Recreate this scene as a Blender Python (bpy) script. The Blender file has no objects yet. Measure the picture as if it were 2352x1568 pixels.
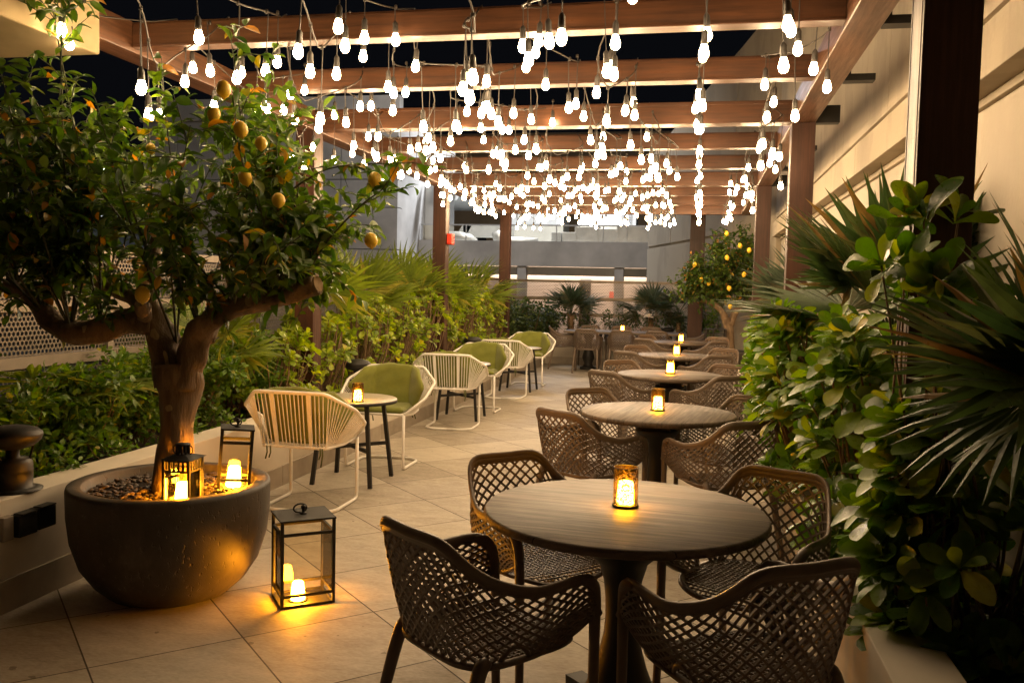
import bpy, math, random
import numpy as np
from mathutils import Vector, Matrix
R = math.radians
rnd = random.Random(7)
nr = np.random.RandomState(11)
sc = bpy.context.scene
C = sc.collection

# ---------------------------------------------------------------- camera, world, exposure
def set_camera():
    f, p, a, r = 2014.2, .0592, .2066, .0227
    F = Vector((-math.sin(a)*math.cos(p), math.cos(a)*math.cos(p), -math.sin(p)))
    U = Vector((-math.sin(a)*math.sin(p), math.cos(a)*math.sin(p), math.cos(p)))
    X = Vector((math.cos(a), math.sin(a), 0))
    X2 = math.cos(r)*X + math.sin(r)*U
    U2 = -math.sin(r)*X + math.cos(r)*U
    cam = bpy.data.cameras.new('camera')
    cam.sensor_width = 36; cam.lens = 36*f/2352
    cam.clip_start = .05; cam.clip_end = 500
    o = bpy.data.objects.new('camera', cam); C.objects.link(o)
    M = Matrix.Identity(4)
    for i in range(3):
        M[i][0] = X2[i]; M[i][1] = U2[i]; M[i][2] = -F[i]
    M[2][3] = 1.5
    o.matrix_world = M
    sc.camera = o
set_camera()
w = bpy.data.worlds.new("World"); sc.world = w; w.use_nodes = True
bg = w.node_tree.nodes['Background']
bg.inputs[0].default_value = (.55, .6, .8, 1); bg.inputs[1].default_value = .0022
sc.view_settings.view_transform = 'Standard'
sc.view_settings.look = 'None'
sc.view_settings.exposure = 1.15
sc.view_settings.gamma = 1
sc.cycles.use_denoising = True
sc.cycles.max_bounces = 6; sc.cycles.diffuse_bounces = 3; sc.cycles.glossy_bounces = 3
sc.cycles.transparent_max_bounces = 24
sc.cycles.sample_clamp_indirect = 4
sc.cycles.use_light_tree = True
WARM = (1.0, .69, .38)
BULB_E = 46.0
CANDLE = (1.0, .40, .035)
CANDLE_E = 44.0

# ---------------------------------------------------------------- mesh helpers
class MB:
    def __init__(s): s.v = []; s.f = []; s.s = []
    def add(s, vs, fs, smooth=False):
        n = len(s.v); s.v.extend([tuple(v) for v in vs])
        s.f.extend([tuple(i+n for i in f) for f in fs]); s.s.extend([smooth]*len(fs)); return s
    def box(s, c, d, rz=0, M=None):
        x, y, z = d[0]/2, d[1]/2, d[2]/2
        vs = [Vector((sx*x, sy*y, sz*z)) for sx in (-1, 1) for sy in (-1, 1) for sz in (-1, 1)]
        m = Matrix.Rotation(rz, 3, 'Z') if M is None else M
        vs = [m@v + Vector(c) for v in vs]
        return s.add(vs, [(0,1,3,2),(4,6,7,5),(0,4,5,1),(2,3,7,6),(0,2,6,4),(1,5,7,3)])
    def bb(s, x0, x1, y0, y1, z0, z1):
        return s.box(((x0+x1)/2, (y0+y1)/2, (z0+z1)/2), (x1-x0, y1-y0, z1-z0))
    def bar(s, a, b, w, h):
        a = Vector(a); b = Vector(b); d = (b-a); L = d.length; d.normalize()
        up = Vector((0,0,1)) if abs(d.z) < .95 else Vector((0,1,0))
        sd = d.cross(up).normalized(); u = sd.cross(d)
        vs = []
        for p in (a, b):
            for i, j in ((-1,-1),(1,-1),(1,1),(-1,1)): vs.append(p+sd*w/2*i+u*h/2*j)
        return s.add(vs, [(0,1,2,3),(7,6,5,4),(0,4,5,1),(1,5,6,2),(2,6,7,3),(3,7,4,0)])
    def tube(s, pts, r, n=8, caps=True, ell=None, wob=0, closed=False):
        pts = [Vector(p) for p in pts]; m = len(pts)
        rs = r if hasattr(r, '__len__') else [r]*m
        T = []
        for i in range(m):
            if closed: d = pts[(i+1) % m]-pts[i-1]
            else: d = pts[min(i+1, m-1)]-pts[max(i-1, 0)]
            T.append(d.normalized() if d.length > 1e-9 else Vector((0,0,1)))
        ref = Vector((0,0,1)) if abs(T[0].z) < .9 else Vector((1,0,0))
        nrm = (ref-T[0]*ref.dot(T[0])).normalized()
        vs = []
        for i in range(m):
            nrm = nrm-T[i]*nrm.dot(T[i]); nrm.normalize()
            b = T[i].cross(nrm)
            ea, eb = ell if ell else (1, 1)
            for k in range(n):
                t = 2*math.pi*k/n
                q = rs[i]*(1+(wob*(rnd.random()-.5) if wob else 0))
                vs.append(pts[i]+nrm*math.cos(t)*q*ea+b*math.sin(t)*q*eb)
        fs = []
        for i in range(m if closed else m-1):
            j = (i+1) % m
            for k in range(n):
                k2 = (k+1) % n
                fs.append((i*n+k, i*n+k2, j*n+k2, j*n+k))
        s.add(vs, fs, True)
        if caps and not closed:
            n0 = len(s.v)-len(vs)
            s.f.append(tuple(n0+k for k in range(n))[::-1]); s.s.append(False)
            s.f.append(tuple(n0+(m-1)*n+k for k in range(n))); s.s.append(False)
        return s
    def lathe(s, prof, n=24, c=(0,0,0), smooth=True, sq=1.0):
        vs = []; c = Vector(c)
        for (r, z) in prof:
            for k in range(n):
                t = 2*math.pi*k/n; vs.append(c+Vector((r*math.cos(t), r*math.sin(t)*sq, z)))
        fs = []
        for i in range(len(prof)-1):
            for k in range(n):
                k2 = (k+1) % n; fs.append((i*n+k, i*n+k2, (i+1)*n+k2, (i+1)*n+k))
        s.add(vs, fs, smooth)
        n0 = len(s.v)-len(vs)
        if prof[0][0] > 1e-4: s.f.append(tuple(n0+k for k in range(n))[::-1]); s.s.append(False)
        if prof[-1][0] > 1e-4: s.f.append(tuple(n0+(len(prof)-1)*n+k for k in range(n))); s.s.append(False)
        return s
    def poly(s, pts, h):     # prism along vector h
        n = len(pts); h = Vector(h)
        vs = [Vector(p) for p in pts]+[Vector(p)+h for p in pts]
        fs = [tuple(range(n))[::-1], tuple(range(n, 2*n))]
        for i in range(n): j = (i+1) % n; fs.append((i, j, n+j, n+i))
        return s.add(vs, fs)
    def mesh(s, name):
        me = bpy.data.meshes.new(name)
        me.from_pydata(s.v, [], s.f)
        me.polygons.foreach_set('use_smooth', s.s); me.update()
        return me
def obj(name, mb, m, parent=None, loc=None, bevel=0):
    me = mb.mesh(name) if isinstance(mb, MB) else mb
    o = bpy.data.objects.new(name, me); C.objects.link(o)
    if m is not None:
        for mm in (m if isinstance(m, (list, tuple)) else [m]): me.materials.append(mm)
    if parent: o.parent = parent
    if loc: o.location = loc
    if bevel:
        b = o.modifiers.new('b', 'BEVEL'); b.width = bevel; b.segments = 2; b.limit_method = 'ANGLE'; b.angle_limit = R(40)
    return o
def tag(o, label=None, cat=None, group=None, kind=None):
    if label: o['label'] = label
    if cat: o['category'] = cat
    if group: o['group'] = group
    if kind: o['kind'] = kind
    return o
def thing(name, label, cat, loc=(0,0,0), rz=0, group=None):
    o = bpy.data.objects.new(name, None); C.objects.link(o)
    o.empty_display_size = .1
    o.location = loc; o.rotation_euler = (0, 0, rz)
    return tag(o, label, cat, group)
def struct(name, mb, m, **k): return tag(obj(name, mb, m, **k), kind='structure')
kids = {}
def dup(root, loc, rz, label, group=None, rot=None):
    r = root.copy(); C.objects.link(r); r.location = loc
    r.rotation_euler = rot if rot else (0, 0, rz); r['label'] = label
    if group: r['group'] = group
    def rec(a, b):
        for ch in [o for o in childlist if o.parent == a]:
            c = ch.copy(); C.objects.link(c); c.parent = b; rec(ch, c)
    childlist = [o for o in C.objects if o.parent is not None]
    rec(root, r)
    return r
def cat_rom(pts, k=6, closed=False):
    P = [Vector(p) for p in pts]; n = len(P); out = []
    for i in range(n if closed else n-1):
        p0 = P[(i-1) % n] if (closed or i > 0) else P[0]*2-P[1]
        p1 = P[i]; p2 = P[(i+1) % n]
        p3 = P[(i+2) % n] if (closed or i+2 < n) else P[-1]*2-P[-2]
        for j in range(k):
            t = j/k
            out.append(.5*((2*p1)+(p2-p0)*t+(2*p0-5*p1+4*p2-p3)*t*t+(3*p1-p0-3*p2+p3)*t**3))
    if not closed: out.append(P[-1])
    return out
def lerp_list(xs, t):
    f = t*(len(xs)-1); i = min(int(f), len(xs)-2); return xs[i]+(xs[i+1]-xs[i])*(f-i)
def resample(P, n):
    d = [0]
    for i in range(1, len(P)): d.append(d[-1]+(P[i]-P[i-1]).length)
    out = []; k = 0
    for i in range(n):
        t = d[-1]*i/(n-1)
        while k < len(P)-2 and d[k+1] < t: k += 1
        q = (t-d[k])/max(1e-9, d[k+1]-d[k]); out.append(P[k].lerp(P[k+1], min(1, q)))
    return out

# ---------------------------------------------------------------- materials
def nt(name):
    m = bpy.data.materials.new(name); m.use_nodes = True
    t = m.node_tree; b = t.nodes['Principled BSDF']; return m, t, b
def N(t, typ, **k):
    n = t.nodes.new(typ)
    for a, v in k.items(): setattr(n, a, v)
    return n
def ramp(t, fac, cols):
    r = N(t, 'ShaderNodeValToRGB'); t.links.new(fac, r.inputs[0])
    e = r.color_ramp.elements
    while len(e) < len(cols): e.new(.5)
    for i, (p, c) in enumerate(cols): e[i].position = p; e[i].color = (*c, 1)
    return r.outputs[0]
def coords(t, scale=(1,1,1), rot=(0,0,0), loc=(0,0,0), kind='Object'):
    tc = N(t, 'ShaderNodeTexCoord'); mp = N(t, 'ShaderNodeMapping')
    t.links.new(tc.outputs[kind], mp.inputs[0])
    mp.inputs['Scale'].default_value = scale; mp.inputs['Rotation'].default_value = rot; mp.inputs['Location'].default_value = loc
    return mp.outputs[0]
def noise(t, vec, scale, detail=4, rough=.55):
    n = N(t, 'ShaderNodeTexNoise'); n.inputs['Scale'].default_value = scale; n.inputs['Detail'].default_value = detail
    n.inputs['Roughness'].default_value = rough
    if vec: t.links.new(vec, n.inputs['Vector'])
    return n.outputs[0]
def bump(t, b, h, strength=.3, dist=.01):
    n = N(t, 'ShaderNodeBump'); n.inputs['Strength'].default_value = strength; n.inputs['Distance'].default_value = dist
    t.links.new(h, n.inputs['Height']); t.links.new(n.outputs[0], b.inputs['Normal']); return n
def plain(name, col, rough=.5, metal=0, var=.15, scale=8, bmp=.1, spec=.5, bscale=60, bd=.002):
    m, t, b = nt(name)
    v = coords(t)
    n = noise(t, v, scale)
    lo = tuple(max(0, c*(1-var)) for c in col); hi = tuple(min(1, c*(1+var)) for c in col)
    t.links.new(ramp(t, n, [(.3, lo), (.7, hi)]), b.inputs['Base Color'])
    b.inputs['Roughness'].default_value = rough; b.inputs['Metallic'].default_value = metal
    b.inputs['Specular IOR Level'].default_value = spec
    if bmp: bump(t, b, noise(t, v, bscale), bmp, bd)
    return m
def wood(name, c1, c2, axis, rough=.35, scale=1, planks=None, spec=.5, kind='Object'):
    m, t, b = nt(name)
    s = [26*scale]*3; s[axis] = 1.3*scale
    v = coords(t, tuple(s), kind=kind)
    n1 = noise(t, v, 1.6, 9, .72)
    v2 = coords(t, (1.5, 1.5, 1.5), kind=kind); n2 = noise(t, v2, 1.4, 3)
    mx = N(t, 'ShaderNodeMath', operation='ADD'); t.links.new(n1, mx.inputs[0])
    m2 = N(t, 'ShaderNodeMath', operation='MULTIPLY'); t.links.new(n2, m2.inputs[0]); m2.inputs[1].default_value = .5
    t.links.new(m2.outputs[0], mx.inputs[1])
    fac = mx.outputs[0]
    if planks:
        tc = N(t, 'ShaderNodeTexCoord'); sp = N(t, 'ShaderNodeSeparateXYZ'); t.links.new(tc.outputs['Object'], sp.inputs[0])
        q = N(t, 'ShaderNodeMath', operation='DIVIDE'); t.links.new(sp.outputs[1-axis], q.inputs[0]); q.inputs[1].default_value = planks
        fl = N(t, 'ShaderNodeMath', operation='FLOOR'); t.links.new(q.outputs[0], fl.inputs[0])
        wn = N(t, 'ShaderNodeTexWhiteNoise', noise_dimensions='1D'); t.links.new(fl.outputs[0], wn.inputs['W'])
        k = N(t, 'ShaderNodeMath', operation='MULTIPLY_ADD'); t.links.new(wn.outputs[0], k.inputs[0]); k.inputs[1].default_value = .3
        t.links.new(fac, k.inputs[2]); k2 = N(t, 'ShaderNodeMath', operation='SUBTRACT'); t.links.new(k.outputs[0], k2.inputs[0]); k2.inputs[1].default_value = .15
        fac = k2.outputs[0]
        fr = N(t, 'ShaderNodeMath', operation='FRACT'); t.links.new(q.outputs[0], fr.inputs[0])
        gp = N(t, 'ShaderNodeMath', operation='GREATER_THAN'); t.links.new(fr.outputs[0], gp.inputs[0]); gp.inputs[1].default_value = .02
    col = ramp(t, fac, [(.5, c1), (.95, c2)])
    if planks:
        mi = N(t, 'ShaderNodeMix', data_type='RGBA'); t.links.new(gp.outputs[0], mi.inputs[0])
        mi.inputs[6].default_value = (*[x*.3 for x in c1], 1); t.links.new(col, mi.inputs[7]); col = mi.outputs[2]
    t.links.new(col, b.inputs['Base Color'])
    rr = ramp(t, n1, [(.3, (rough+.15,)*3), (.8, (rough-.08,)*3)]); t.links.new(rr, b.inputs['Roughness'])
    b.inputs['Specular IOR Level'].default_value = spec
    bump(t, b, n1, .25, .003)
    return m
def emit(name, col, st):
    m = bpy.data.materials.new(name); m.use_nodes = True; t = m.node_tree
    t.nodes.remove(t.nodes['Principled BSDF'])
    e = N(t, 'ShaderNodeEmission'); e.inputs[0].default_value = (*col, 1); e.inputs[1].default_value = st
    t.links.new(e.outputs[0], t.nodes['Material Output'].inputs[0]); return m
def thin_glass(name, tint=(1, .97, .9), refl=1.0):
    m = bpy.data.materials.new(name); m.use_nodes = True; t = m.node_tree
    t.nodes.remove(t.nodes['Principled BSDF'])
    a = N(t, 'ShaderNodeBsdfTransparent'); a.inputs[0].default_value = (*tint, 1)
    g = N(t, 'ShaderNodeBsdfGlossy'); g.inputs['Roughness'].default_value = .03
    f = N(t, 'ShaderNodeFresnel'); f.inputs[0].default_value = 1.5
    mu = N(t, 'ShaderNodeMath', operation='MULTIPLY'); t.links.new(f.outputs[0], mu.inputs[0]); mu.inputs[1].default_value = refl
    mx = N(t, 'ShaderNodeMixShader'); t.links.new(mu.outputs[0], mx.inputs[0]); t.links.new(a.outputs[0], mx.inputs[1]); t.links.new(g.outputs[0], mx.inputs[2])
    t.links.new(mx.outputs[0], t.nodes['Material Output'].inputs[0]); return m
def leafmat(name, cols, rough=.35, trans=.3, spec=.5):
    m, t, b = nt(name)
    g = N(t, 'ShaderNodeNewGeometry')
    col = ramp(t, g.outputs['Random Per Island'], cols)
    sp_ = noise(t, coords(t), 38, 3, .6); gt = ramp(t, sp_, [(.66, (0, 0, 0)), (.72, (1, 1, 1))])
    mm = N(t, 'ShaderNodeMix', data_type='RGBA'); ml = N(t, 'ShaderNodeMath', operation='MULTIPLY'); t.links.new(gt, ml.inputs[0]); ml.inputs[1].default_value = .6
    t.links.new(ml.outputs[0], mm.inputs[0]); t.links.new(col, mm.inputs[6]); mm.inputs[7].default_value = (.10, .07, .02, 1)
    vn = noise(t, coords(t), 9, 3); hv = N(t, 'ShaderNodeHueSaturation'); mr = N(t, 'ShaderNodeMapRange'); t.links.new(vn, mr.inputs[0])
    mr.inputs[1].default_value = .3; mr.inputs[2].default_value = .7; mr.inputs[3].default_value = .7; mr.inputs[4].default_value = 1.3
    t.links.new(mr.outputs[0], hv.inputs['Value']); t.links.new(mm.outputs[2], hv.inputs['Color']); col = hv.outputs[0]
    t.links.new(col, b.inputs['Base Color']); t.links.new(ramp(t, sp_, [(.3, (rough-.08,)*3), (.7, (rough+.22,)*3)]), b.inputs['Roughness'])
    b.inputs['Specular IOR Level'].default_value = spec
    bump(t, b, noise(t, coords(t), 60, 2), .25, .003)
    tr = N(t, 'ShaderNodeBsdfTranslucent')
    hs = N(t, 'ShaderNodeHueSaturation'); hs.inputs['Value'].default_value = 2.0; hs.inputs['Saturation'].default_value = 1.15
    t.links.new(col, hs.inputs['Color']); t.links.new(hs.outputs[0], tr.inputs[0])
    mx = N(t, 'ShaderNodeMixShader'); mx.inputs[0].default_value = trans
    t.links.new(b.outputs[0], mx.inputs[1]); t.links.new(tr.outputs[0], mx.inputs[2])
    t.links.new(mx.outputs[0], t.nodes['Material Output'].inputs[0])
    return m
def holes(name, col, px, r, rough=.4, metal=.5, vor=None):
    # perforated sheet: real round holes cut by transparency in the sheet's own object coordinates (u along X, v along Z)
    m, t, b = nt(name)
    b.inputs['Base Color'].default_value = (*col, 1); b.inputs['Roughness'].default_value = rough; b.inputs['Metallic'].default_value = metal
    tc = N(t, 'ShaderNodeTexCoord')
    def M(op, a, b_=None, c=None):
        n = N(t, 'ShaderNodeMath', operation=op)
        for i, x in enumerate((a, b_, c)):
            if x is None: continue
            if isinstance(x, (int, float)): n.inputs[i].default_value = x
            else: t.links.new(x, n.inputs[i])
        return n.outputs[0]
    if vor:
        v = N(t, 'ShaderNodeTexVoronoi', feature='DISTANCE_TO_EDGE'); v.inputs['Scale'].default_value = vor
        t.links.new(tc.outputs['Object'], v.inputs['Vector'])
        fac = M('GREATER_THAN', v.outputs[0], r)
    else:
        sp = N(t, 'ShaderNodeSeparateXYZ'); t.links.new(tc.outputs['Object'], sp.inputs[0])
        u = M('DIVIDE', sp.outputs[0], px); v = M('DIVIDE', sp.outputs[2], px*.866)
        row = M('FLOOR', v); odd = M('MODULO', M('ABSOLUTE', row), 2.0)
        u2 = M('MULTIPLY_ADD', odd, .5, u)
        fu = M('SUBTRACT', M('FRACT', u2), .5); fv = M('MULTIPLY', M('SUBTRACT', M('FRACT', v), .5), .866)
        d = M('ADD', M('MULTIPLY', fu, fu), M('MULTIPLY', fv, fv))
        fac = M('LESS_THAN', d, r*r)
    tr = N(t, 'ShaderNodeBsdfTransparent'); mx = N(t, 'ShaderNodeMixShader')
    t.links.new(fac, mx.inputs[0]); t.links.new(b.outputs[0], mx.inputs[1]); t.links.new(tr.outputs[0], mx.inputs[2])
    t.links.new(mx.outputs[0], t.nodes['Material Output'].inputs[0])
    return m
def tile_mat():
    m, t, b = nt('floor_tile')
    tc = N(t, 'ShaderNodeTexCoord'); sp = N(t, 'ShaderNodeSeparateXYZ'); t.links.new(tc.outputs['Object'], sp.inputs[0])
    def M(op, a, b_=None, c=None):
        n = N(t, 'ShaderNodeMath', operation=op)
        for i, x in enumerate((a, b_, c)):
            if x is None: continue
            if isinstance(x, (int, float)): n.inputs[i].default_value = x
            else: t.links.new(x, n.inputs[i])
        return n.outputs[0]
    s = .70711
    p = M('DIVIDE', M('SUBTRACT', M('MULTIPLY', M('ADD', sp.outputs[0], sp.outputs[1]), s), .46), .6)
    q = M('DIVIDE', M('SUBTRACT', M('MULTIPLY', M('SUBTRACT', sp.outputs[1], sp.outputs[0]), s), .06), .6)
    fp = M('FLOOR', p); fq = M('FLOOR', q)
    cb = N(t, 'ShaderNodeCombineXYZ'); t.links.new(fp, cb.inputs[0]); t.links.new(fq, cb.inputs[1])
    wn = N(t, 'ShaderNodeTexWhiteNoise', noise_dimensions='3D'); t.links.new(cb.outputs[0], wn.inputs['Vector'])
    ap = M('ABSOLUTE', M('SUBTRACT', M('FRACT', p), .5)); aq = M('ABSOLUTE', M('SUBTRACT', M('FRACT', q), .5))
    ed = M('MAXIMUM', ap, aq)
    g = M('GREATER_THAN', ed, .4945)
    # offset the stone pattern per tile
    ad = N(t, 'ShaderNodeVectorMath', operation='SCALE'); t.links.new(wn.outputs['Color'], ad.inputs[0]); ad.inputs['Scale'].default_value = 20
    ad2 = N(t, 'ShaderNodeVectorMath', operation='ADD'); t.links.new(tc.outputs['Object'], ad2.inputs[0]); t.links.new(ad.outputs[0], ad2.inputs[1])
    mp = N(t, 'ShaderNodeMapping'); t.links.new(ad2.outputs[0], mp.inputs[0]); mp.inputs['Rotation'].default_value = (0, 0, R(45)); mp.inputs['Scale'].default_value = (1, 2.6, 1)
    n1 = noise(t, mp.outputs[0], 5, 6, .6); n2 = noise(t, mp.outputs[0], 38, 5, .7); n3 = noise(t, tc.outputs['Object'], .9, 4, .6)
    v = M('ADD', M('MULTIPLY', n1, .35), M('ADD', M('MULTIPLY', n2, .35), M('MULTIPLY_ADD', wn.outputs['Value'], .2, M('MULTIPLY', n3, .22))))
    col = ramp(t, v, [(.34, (.20, .17, .13)), (.52, (.35, .305, .245)), (.7, (.50, .45, .37))])
    mi = N(t, 'ShaderNodeMix', data_type='RGBA'); t.links.new(g, mi.inputs[0]); t.links.new(col, mi.inputs[6]); mi.inputs[7].default_value = (.05, .038, .026, 1)
    # small dark specks and stains
    sk = noise(t, tc.outputs['Object'], 16, 2, .4); sk2 = M('GREATER_THAN', sk, .745)
    mi2 = N(t, 'ShaderNodeMix', data_type='RGBA'); t.links.new(M('MULTIPLY', sk2, .55), mi2.inputs[0]); t.links.new(mi.outputs[2], mi2.inputs[6]); mi2.inputs[7].default_value = (.07, .05, .03, 1)
    t.links.new(mi2.outputs[2], b.inputs['Base Color'])
    t.links.new(ramp(t, n2, [(.3, (.78,)*3), (.7, (.55,)*3)]), b.inputs['Roughness'])
    b.inputs['Specular IOR Level'].default_value = .4
    h = M('SUBTRACT', M('MULTIPLY', v, .5), g)
    bump(t, b, h, .55, .004)
    return m
Mt = {}
Mt['tile'] = tile_mat()
Mt['render'] = plain('painted_render', (.62, .56, .47), .75, var=.08, scale=3, bmp=.25, bscale=90)
Mt['trim'] = plain('stone_trim', (.36, .31, .25), .6, var=.15, scale=6, bmp=.2)
Mt['wall'] = plain('beige_wall', (.46, .40, .30), .8, var=.14, scale=2, bmp=.3, bscale=50)
Mt['wallwhite'] = plain('cream_wall', (.52, .47, .39), .8, var=.07, scale=1.4, bmp=.15, bscale=70)
def stained(name, c, var):
    m, t, b = nt(name)
    n1 = noise(t, coords(t, (1, .9, .5)), 1.3, 6, .65); n2 = noise(t, coords(t, (1.5, 1.5, .5)), 1.1, 5, .6); n3 = noise(t, coords(t), 40, 4)
    ad = N(t, 'ShaderNodeMath', operation='ADD'); t.links.new(n1, ad.inputs[0]); t.links.new(n2, ad.inputs[1])
    t.links.new(ramp(t, ad.outputs[0], [(.6, tuple(x*(1-var) for x in c)), (.95, c), (1.25, tuple(min(1, x*(1+var*.5)) for x in c))]), b.inputs['Base Color'])
    b.inputs['Roughness'].default_value = .8; bump(t, b, n3, .35, .006); return m
Mt['wall'] = stained('beige_wall_weathered', (.36, .31, .235), .22)
Mt['wallwhite'] = stained('cream_wall_weathered', (.42, .375, .31), .14)
Mt['soffit'] = plain('ochre_render', (.50, .38, .20), .8, var=.12, scale=3, bmp=.3, bscale=60)
Mt['grey'] = plain('grey_concrete', (.42, .41, .40), .8, var=.22, scale=1.2, bmp=.2, bscale=30)
Mt['pale'] = plain('pale_render', (.6, .6, .58), .7, var=.08, scale=1.5, bmp=.1)
Mt['classic'] = plain('ochre_facade', (.30, .21, .12), .85, var=.15, scale=1)
Mt['duct'] = plain('galvanised_duct', (.55, .56, .57), .4, .4, var=.12, scale=3, bmp=.1)
Mt['darkglass'] = plain('dark_window', (.012, .014, .018), .12, var=.2, bmp=0)
Mt['woodY'] = wood('pergola_wood_long', (.035, .015, .007), (.145, .062, .028), 1, .34, 1)
Mt['woodX'] = wood('pergola_wood_cross', (.028, .012, .006), (.115, .048, .022), 0, .30, 1)
Mt['woodZ'] = wood('pergola_wood_post', (.020, .009, .006), (.072, .029, .017), 2, .42, 1, spec=.35)
Mt['tabletop'] = wood('weathered_table_wood', (.045, .033, .025), (.20, .15, .112), 0, .5, 1.2, planks=.11)
Mt['iron'] = plain('black_cast_iron', (.012, .011, .010), .55, .1, var=.3, bmp=.15)
Mt['black'] = plain('black_paint', (.010, .009, .0085), .62, .0, var=.3, scale=14, bmp=.1)
Mt['taupe'] = plain('taupe_plastic', (.14, .104, .078), .46, var=.12, scale=10, bmp=.12, bscale=220, bd=.0006)
Mt['white'] = plain('white_powder_coat', (.80, .78, .74), .38, var=.05, scale=9, bmp=.08)
Mt['cord'] = plain('white_cord', (.78, .76, .72), .5, var=.06, scale=20, bmp=0)
def fabric(name, col):
    m, t, b = nt(name)
    v = coords(t); n1 = noise(t, v, 7, 3); n2 = noise(t, coords(t, (1, 1, 1)), 420, 2)
    t.links.new(ramp(t, n1, [(.3, tuple(c*.85 for c in col)), (.7, tuple(c*1.12 for c in col))]), b.inputs['Base Color'])
    b.inputs['Roughness'].default_value = .9; b.inputs['Sheen Weight'].default_value = .25; b.inputs['Specular IOR Level'].default_value = .2
    ad = N(t, 'ShaderNodeMath', operation='MULTIPLY_ADD'); t.links.new(n1, ad.inputs[0]); ad.inputs[1].default_value = 5; t.links.new(n2, ad.inputs[2])
    bump(t, b, ad.outputs[0], .35, .004)
    return m
Mt['green'] = fabric('olive_fabric', (.17, .185, .035))
Mt['tie'] = fabric('tie_fabric', (.10, .11, .03))
Mt['stone_top'] = plain('speckled_stone', (.44, .39, .31), .28, var=.2, scale=60, bmp=.05)
Mt['pot'] = plain('concrete_pot', (.062, .052, .041), .62, var=.22, scale=5, bmp=.5, bscale=26, bd=.004)
def pot_mat():
    m, t, b = nt('pitted_concrete')
    n1 = noise(t, coords(t, (1, 1, .5)), 6, 6, .65); n2 = noise(t, coords(t, (1, 1, .6)), 45, 3, .5); n3 = noise(t, coords(t), 200, 2)
    t.links.new(ramp(t, n1, [(.32, (.038, .031, .024)), (.55, (.062, .051, .040)), (.72, (.105, .09, .072))]), b.inputs['Base Color'])
    b.inputs['Roughness'].default_value = .6
    pit = ramp(t, n2, [(.30, (0, 0, 0)), (.38, (1, 1, 1))])
    ad = N(t, 'ShaderNodeMath', operation='MULTIPLY_ADD'); t.links.new(n3, ad.inputs[0]); ad.inputs[1].default_value = .25; t.links.new(pit, ad.inputs[2])
    bump(t, b, ad.outputs[0], .6, .004); return m
Mt['pot'] = pot_mat()
Mt['soil'] = plain('dark_soil', (.028, .018, .011), .95, var=.5, scale=20, bmp=.8, bscale=40, bd=.02)
def bark_mat():
    m, t, b = nt('citrus_bark')
    v = coords(t, (1, 1, .22)); n1 = noise(t, v, 9, 7, .65); n2 = noise(t, coords(t), 3, 3); n3 = noise(t, coords(t, (1, 1, .7)), 11, 1, .3)
    base = ramp(t, n1, [(.3, (.075, .048, .028)), (.7, (.33, .225, .13))])
    g = N(t, 'ShaderNodeMath', operation='GREATER_THAN'); t.links.new(n3, g.inputs[0]); g.inputs[1].default_value = .70
    mi = N(t, 'ShaderNodeMix', data_type='RGBA'); t.links.new(g.outputs[0], mi.inputs[0]); t.links.new(base, mi.inputs[6]); mi.inputs[7].default_value = (.45, .34, .18, 1)
    t.links.new(mi.outputs[2], b.inputs['Base Color']); b.inputs['Roughness'].default_value = .72
    ad = N(t, 'ShaderNodeMath', operation='MULTIPLY_ADD'); t.links.new(n2, ad.inputs[0]); ad.inputs[1].default_value = 2; t.links.new(n1, ad.inputs[2])
    bump(t, b, ad.outputs[0], 1.0, .03)
    return m
Mt['bark'] = bark_mat()
Mt['stem'] = plain('brown_stem', (.16, .10, .05), .7, var=.35, scale=20, bmp=.3)
Mt['twig'] = plain('green_twig', (.055, .06, .022), .6, var=.35, scale=20, bmp=.1)
Mt['cut'] = plain('cut_wood', (.33, .22, .12), .8, var=.2, scale=30)
Mt['pebble'] = plain('river_pebble', (.07, .05, .035), .62, var=.55, scale=9, bmp=.1)
Mt['cable'] = plain('dark_cable', (.045, .036, .028), .5, var=.2, bmp=0)
Mt['socket'] = plain('bulb_socket', (.05, .045, .04), .45, var=.3, bmp=0)
Mt['bulb'] = emit('lit_bulb', WARM, BULB_E)
Mt['candle'] = emit('lit_led_candle', CANDLE, CANDLE_E)
Mt['candle2'] = emit('lit_lantern_candle', (1, .34, .012), CANDLE_E*4.2)
Mt['candle3'] = emit('lit_shaded_candle', (1, .38, .014), CANDLE_E*2.6)
Mt['wax'] = plain('ivory_wax', (.75, .6, .35), .5, var=.05)
Mt['glass'] = thin_glass('lantern_glass')
Mt['amber'] = thin_glass('amber_glass', (1, .8, .5))
Mt['lemon'] = plain('lemon_peel', (.92, .60, .045), .38, var=.10, scale=14, bmp=.35, bscale=110, bd=.002)
Mt['red'] = plain('red_plastic', (.55, .035, .015), .4, var=.08)
Mt['perfL'] = holes('perforated_sheet', (.20, .17, .145), .034, .36)
Mt['perfC'] = holes('pierced_brass_sheet', (.035, .022, .012), 0, .17, .4, .8, vor=190)
Mt['rail'] = plain('taupe_rail', (.24, .20, .16), .5, .2, var=.1)
G = lambda *c: list(c)
Mt['leaf_lemon'] = leafmat('lemon_leaf', [(0, (.03, .065, .012)), (.45, (.06, .11, .016)), (.88, (.11, .165, .024)), (.93, (.17, .19, .03)), (.972, (.42, .19, .03)), (1, (.30, .15, .05))], .36, .34)
Mt['leaf_sca'] = leafmat('fleshy_leaf', [(0, (.045, .10, .014)), (.5, (.10, .19, .02)), (.85, (.19, .27, .03)), (.95, (.30, .34, .04)), (1, (.33, .27, .04))], .27, .3, .6)
Mt['leaf_scaL'] = leafmat('fleshy_yellow_leaf', [(0, (.10, .16, .014)), (.5, (.19, .26, .02)), (.95, (.30, .35, .035)), (1, (.45, .38, .06))], .33, .4, .5)
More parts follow.
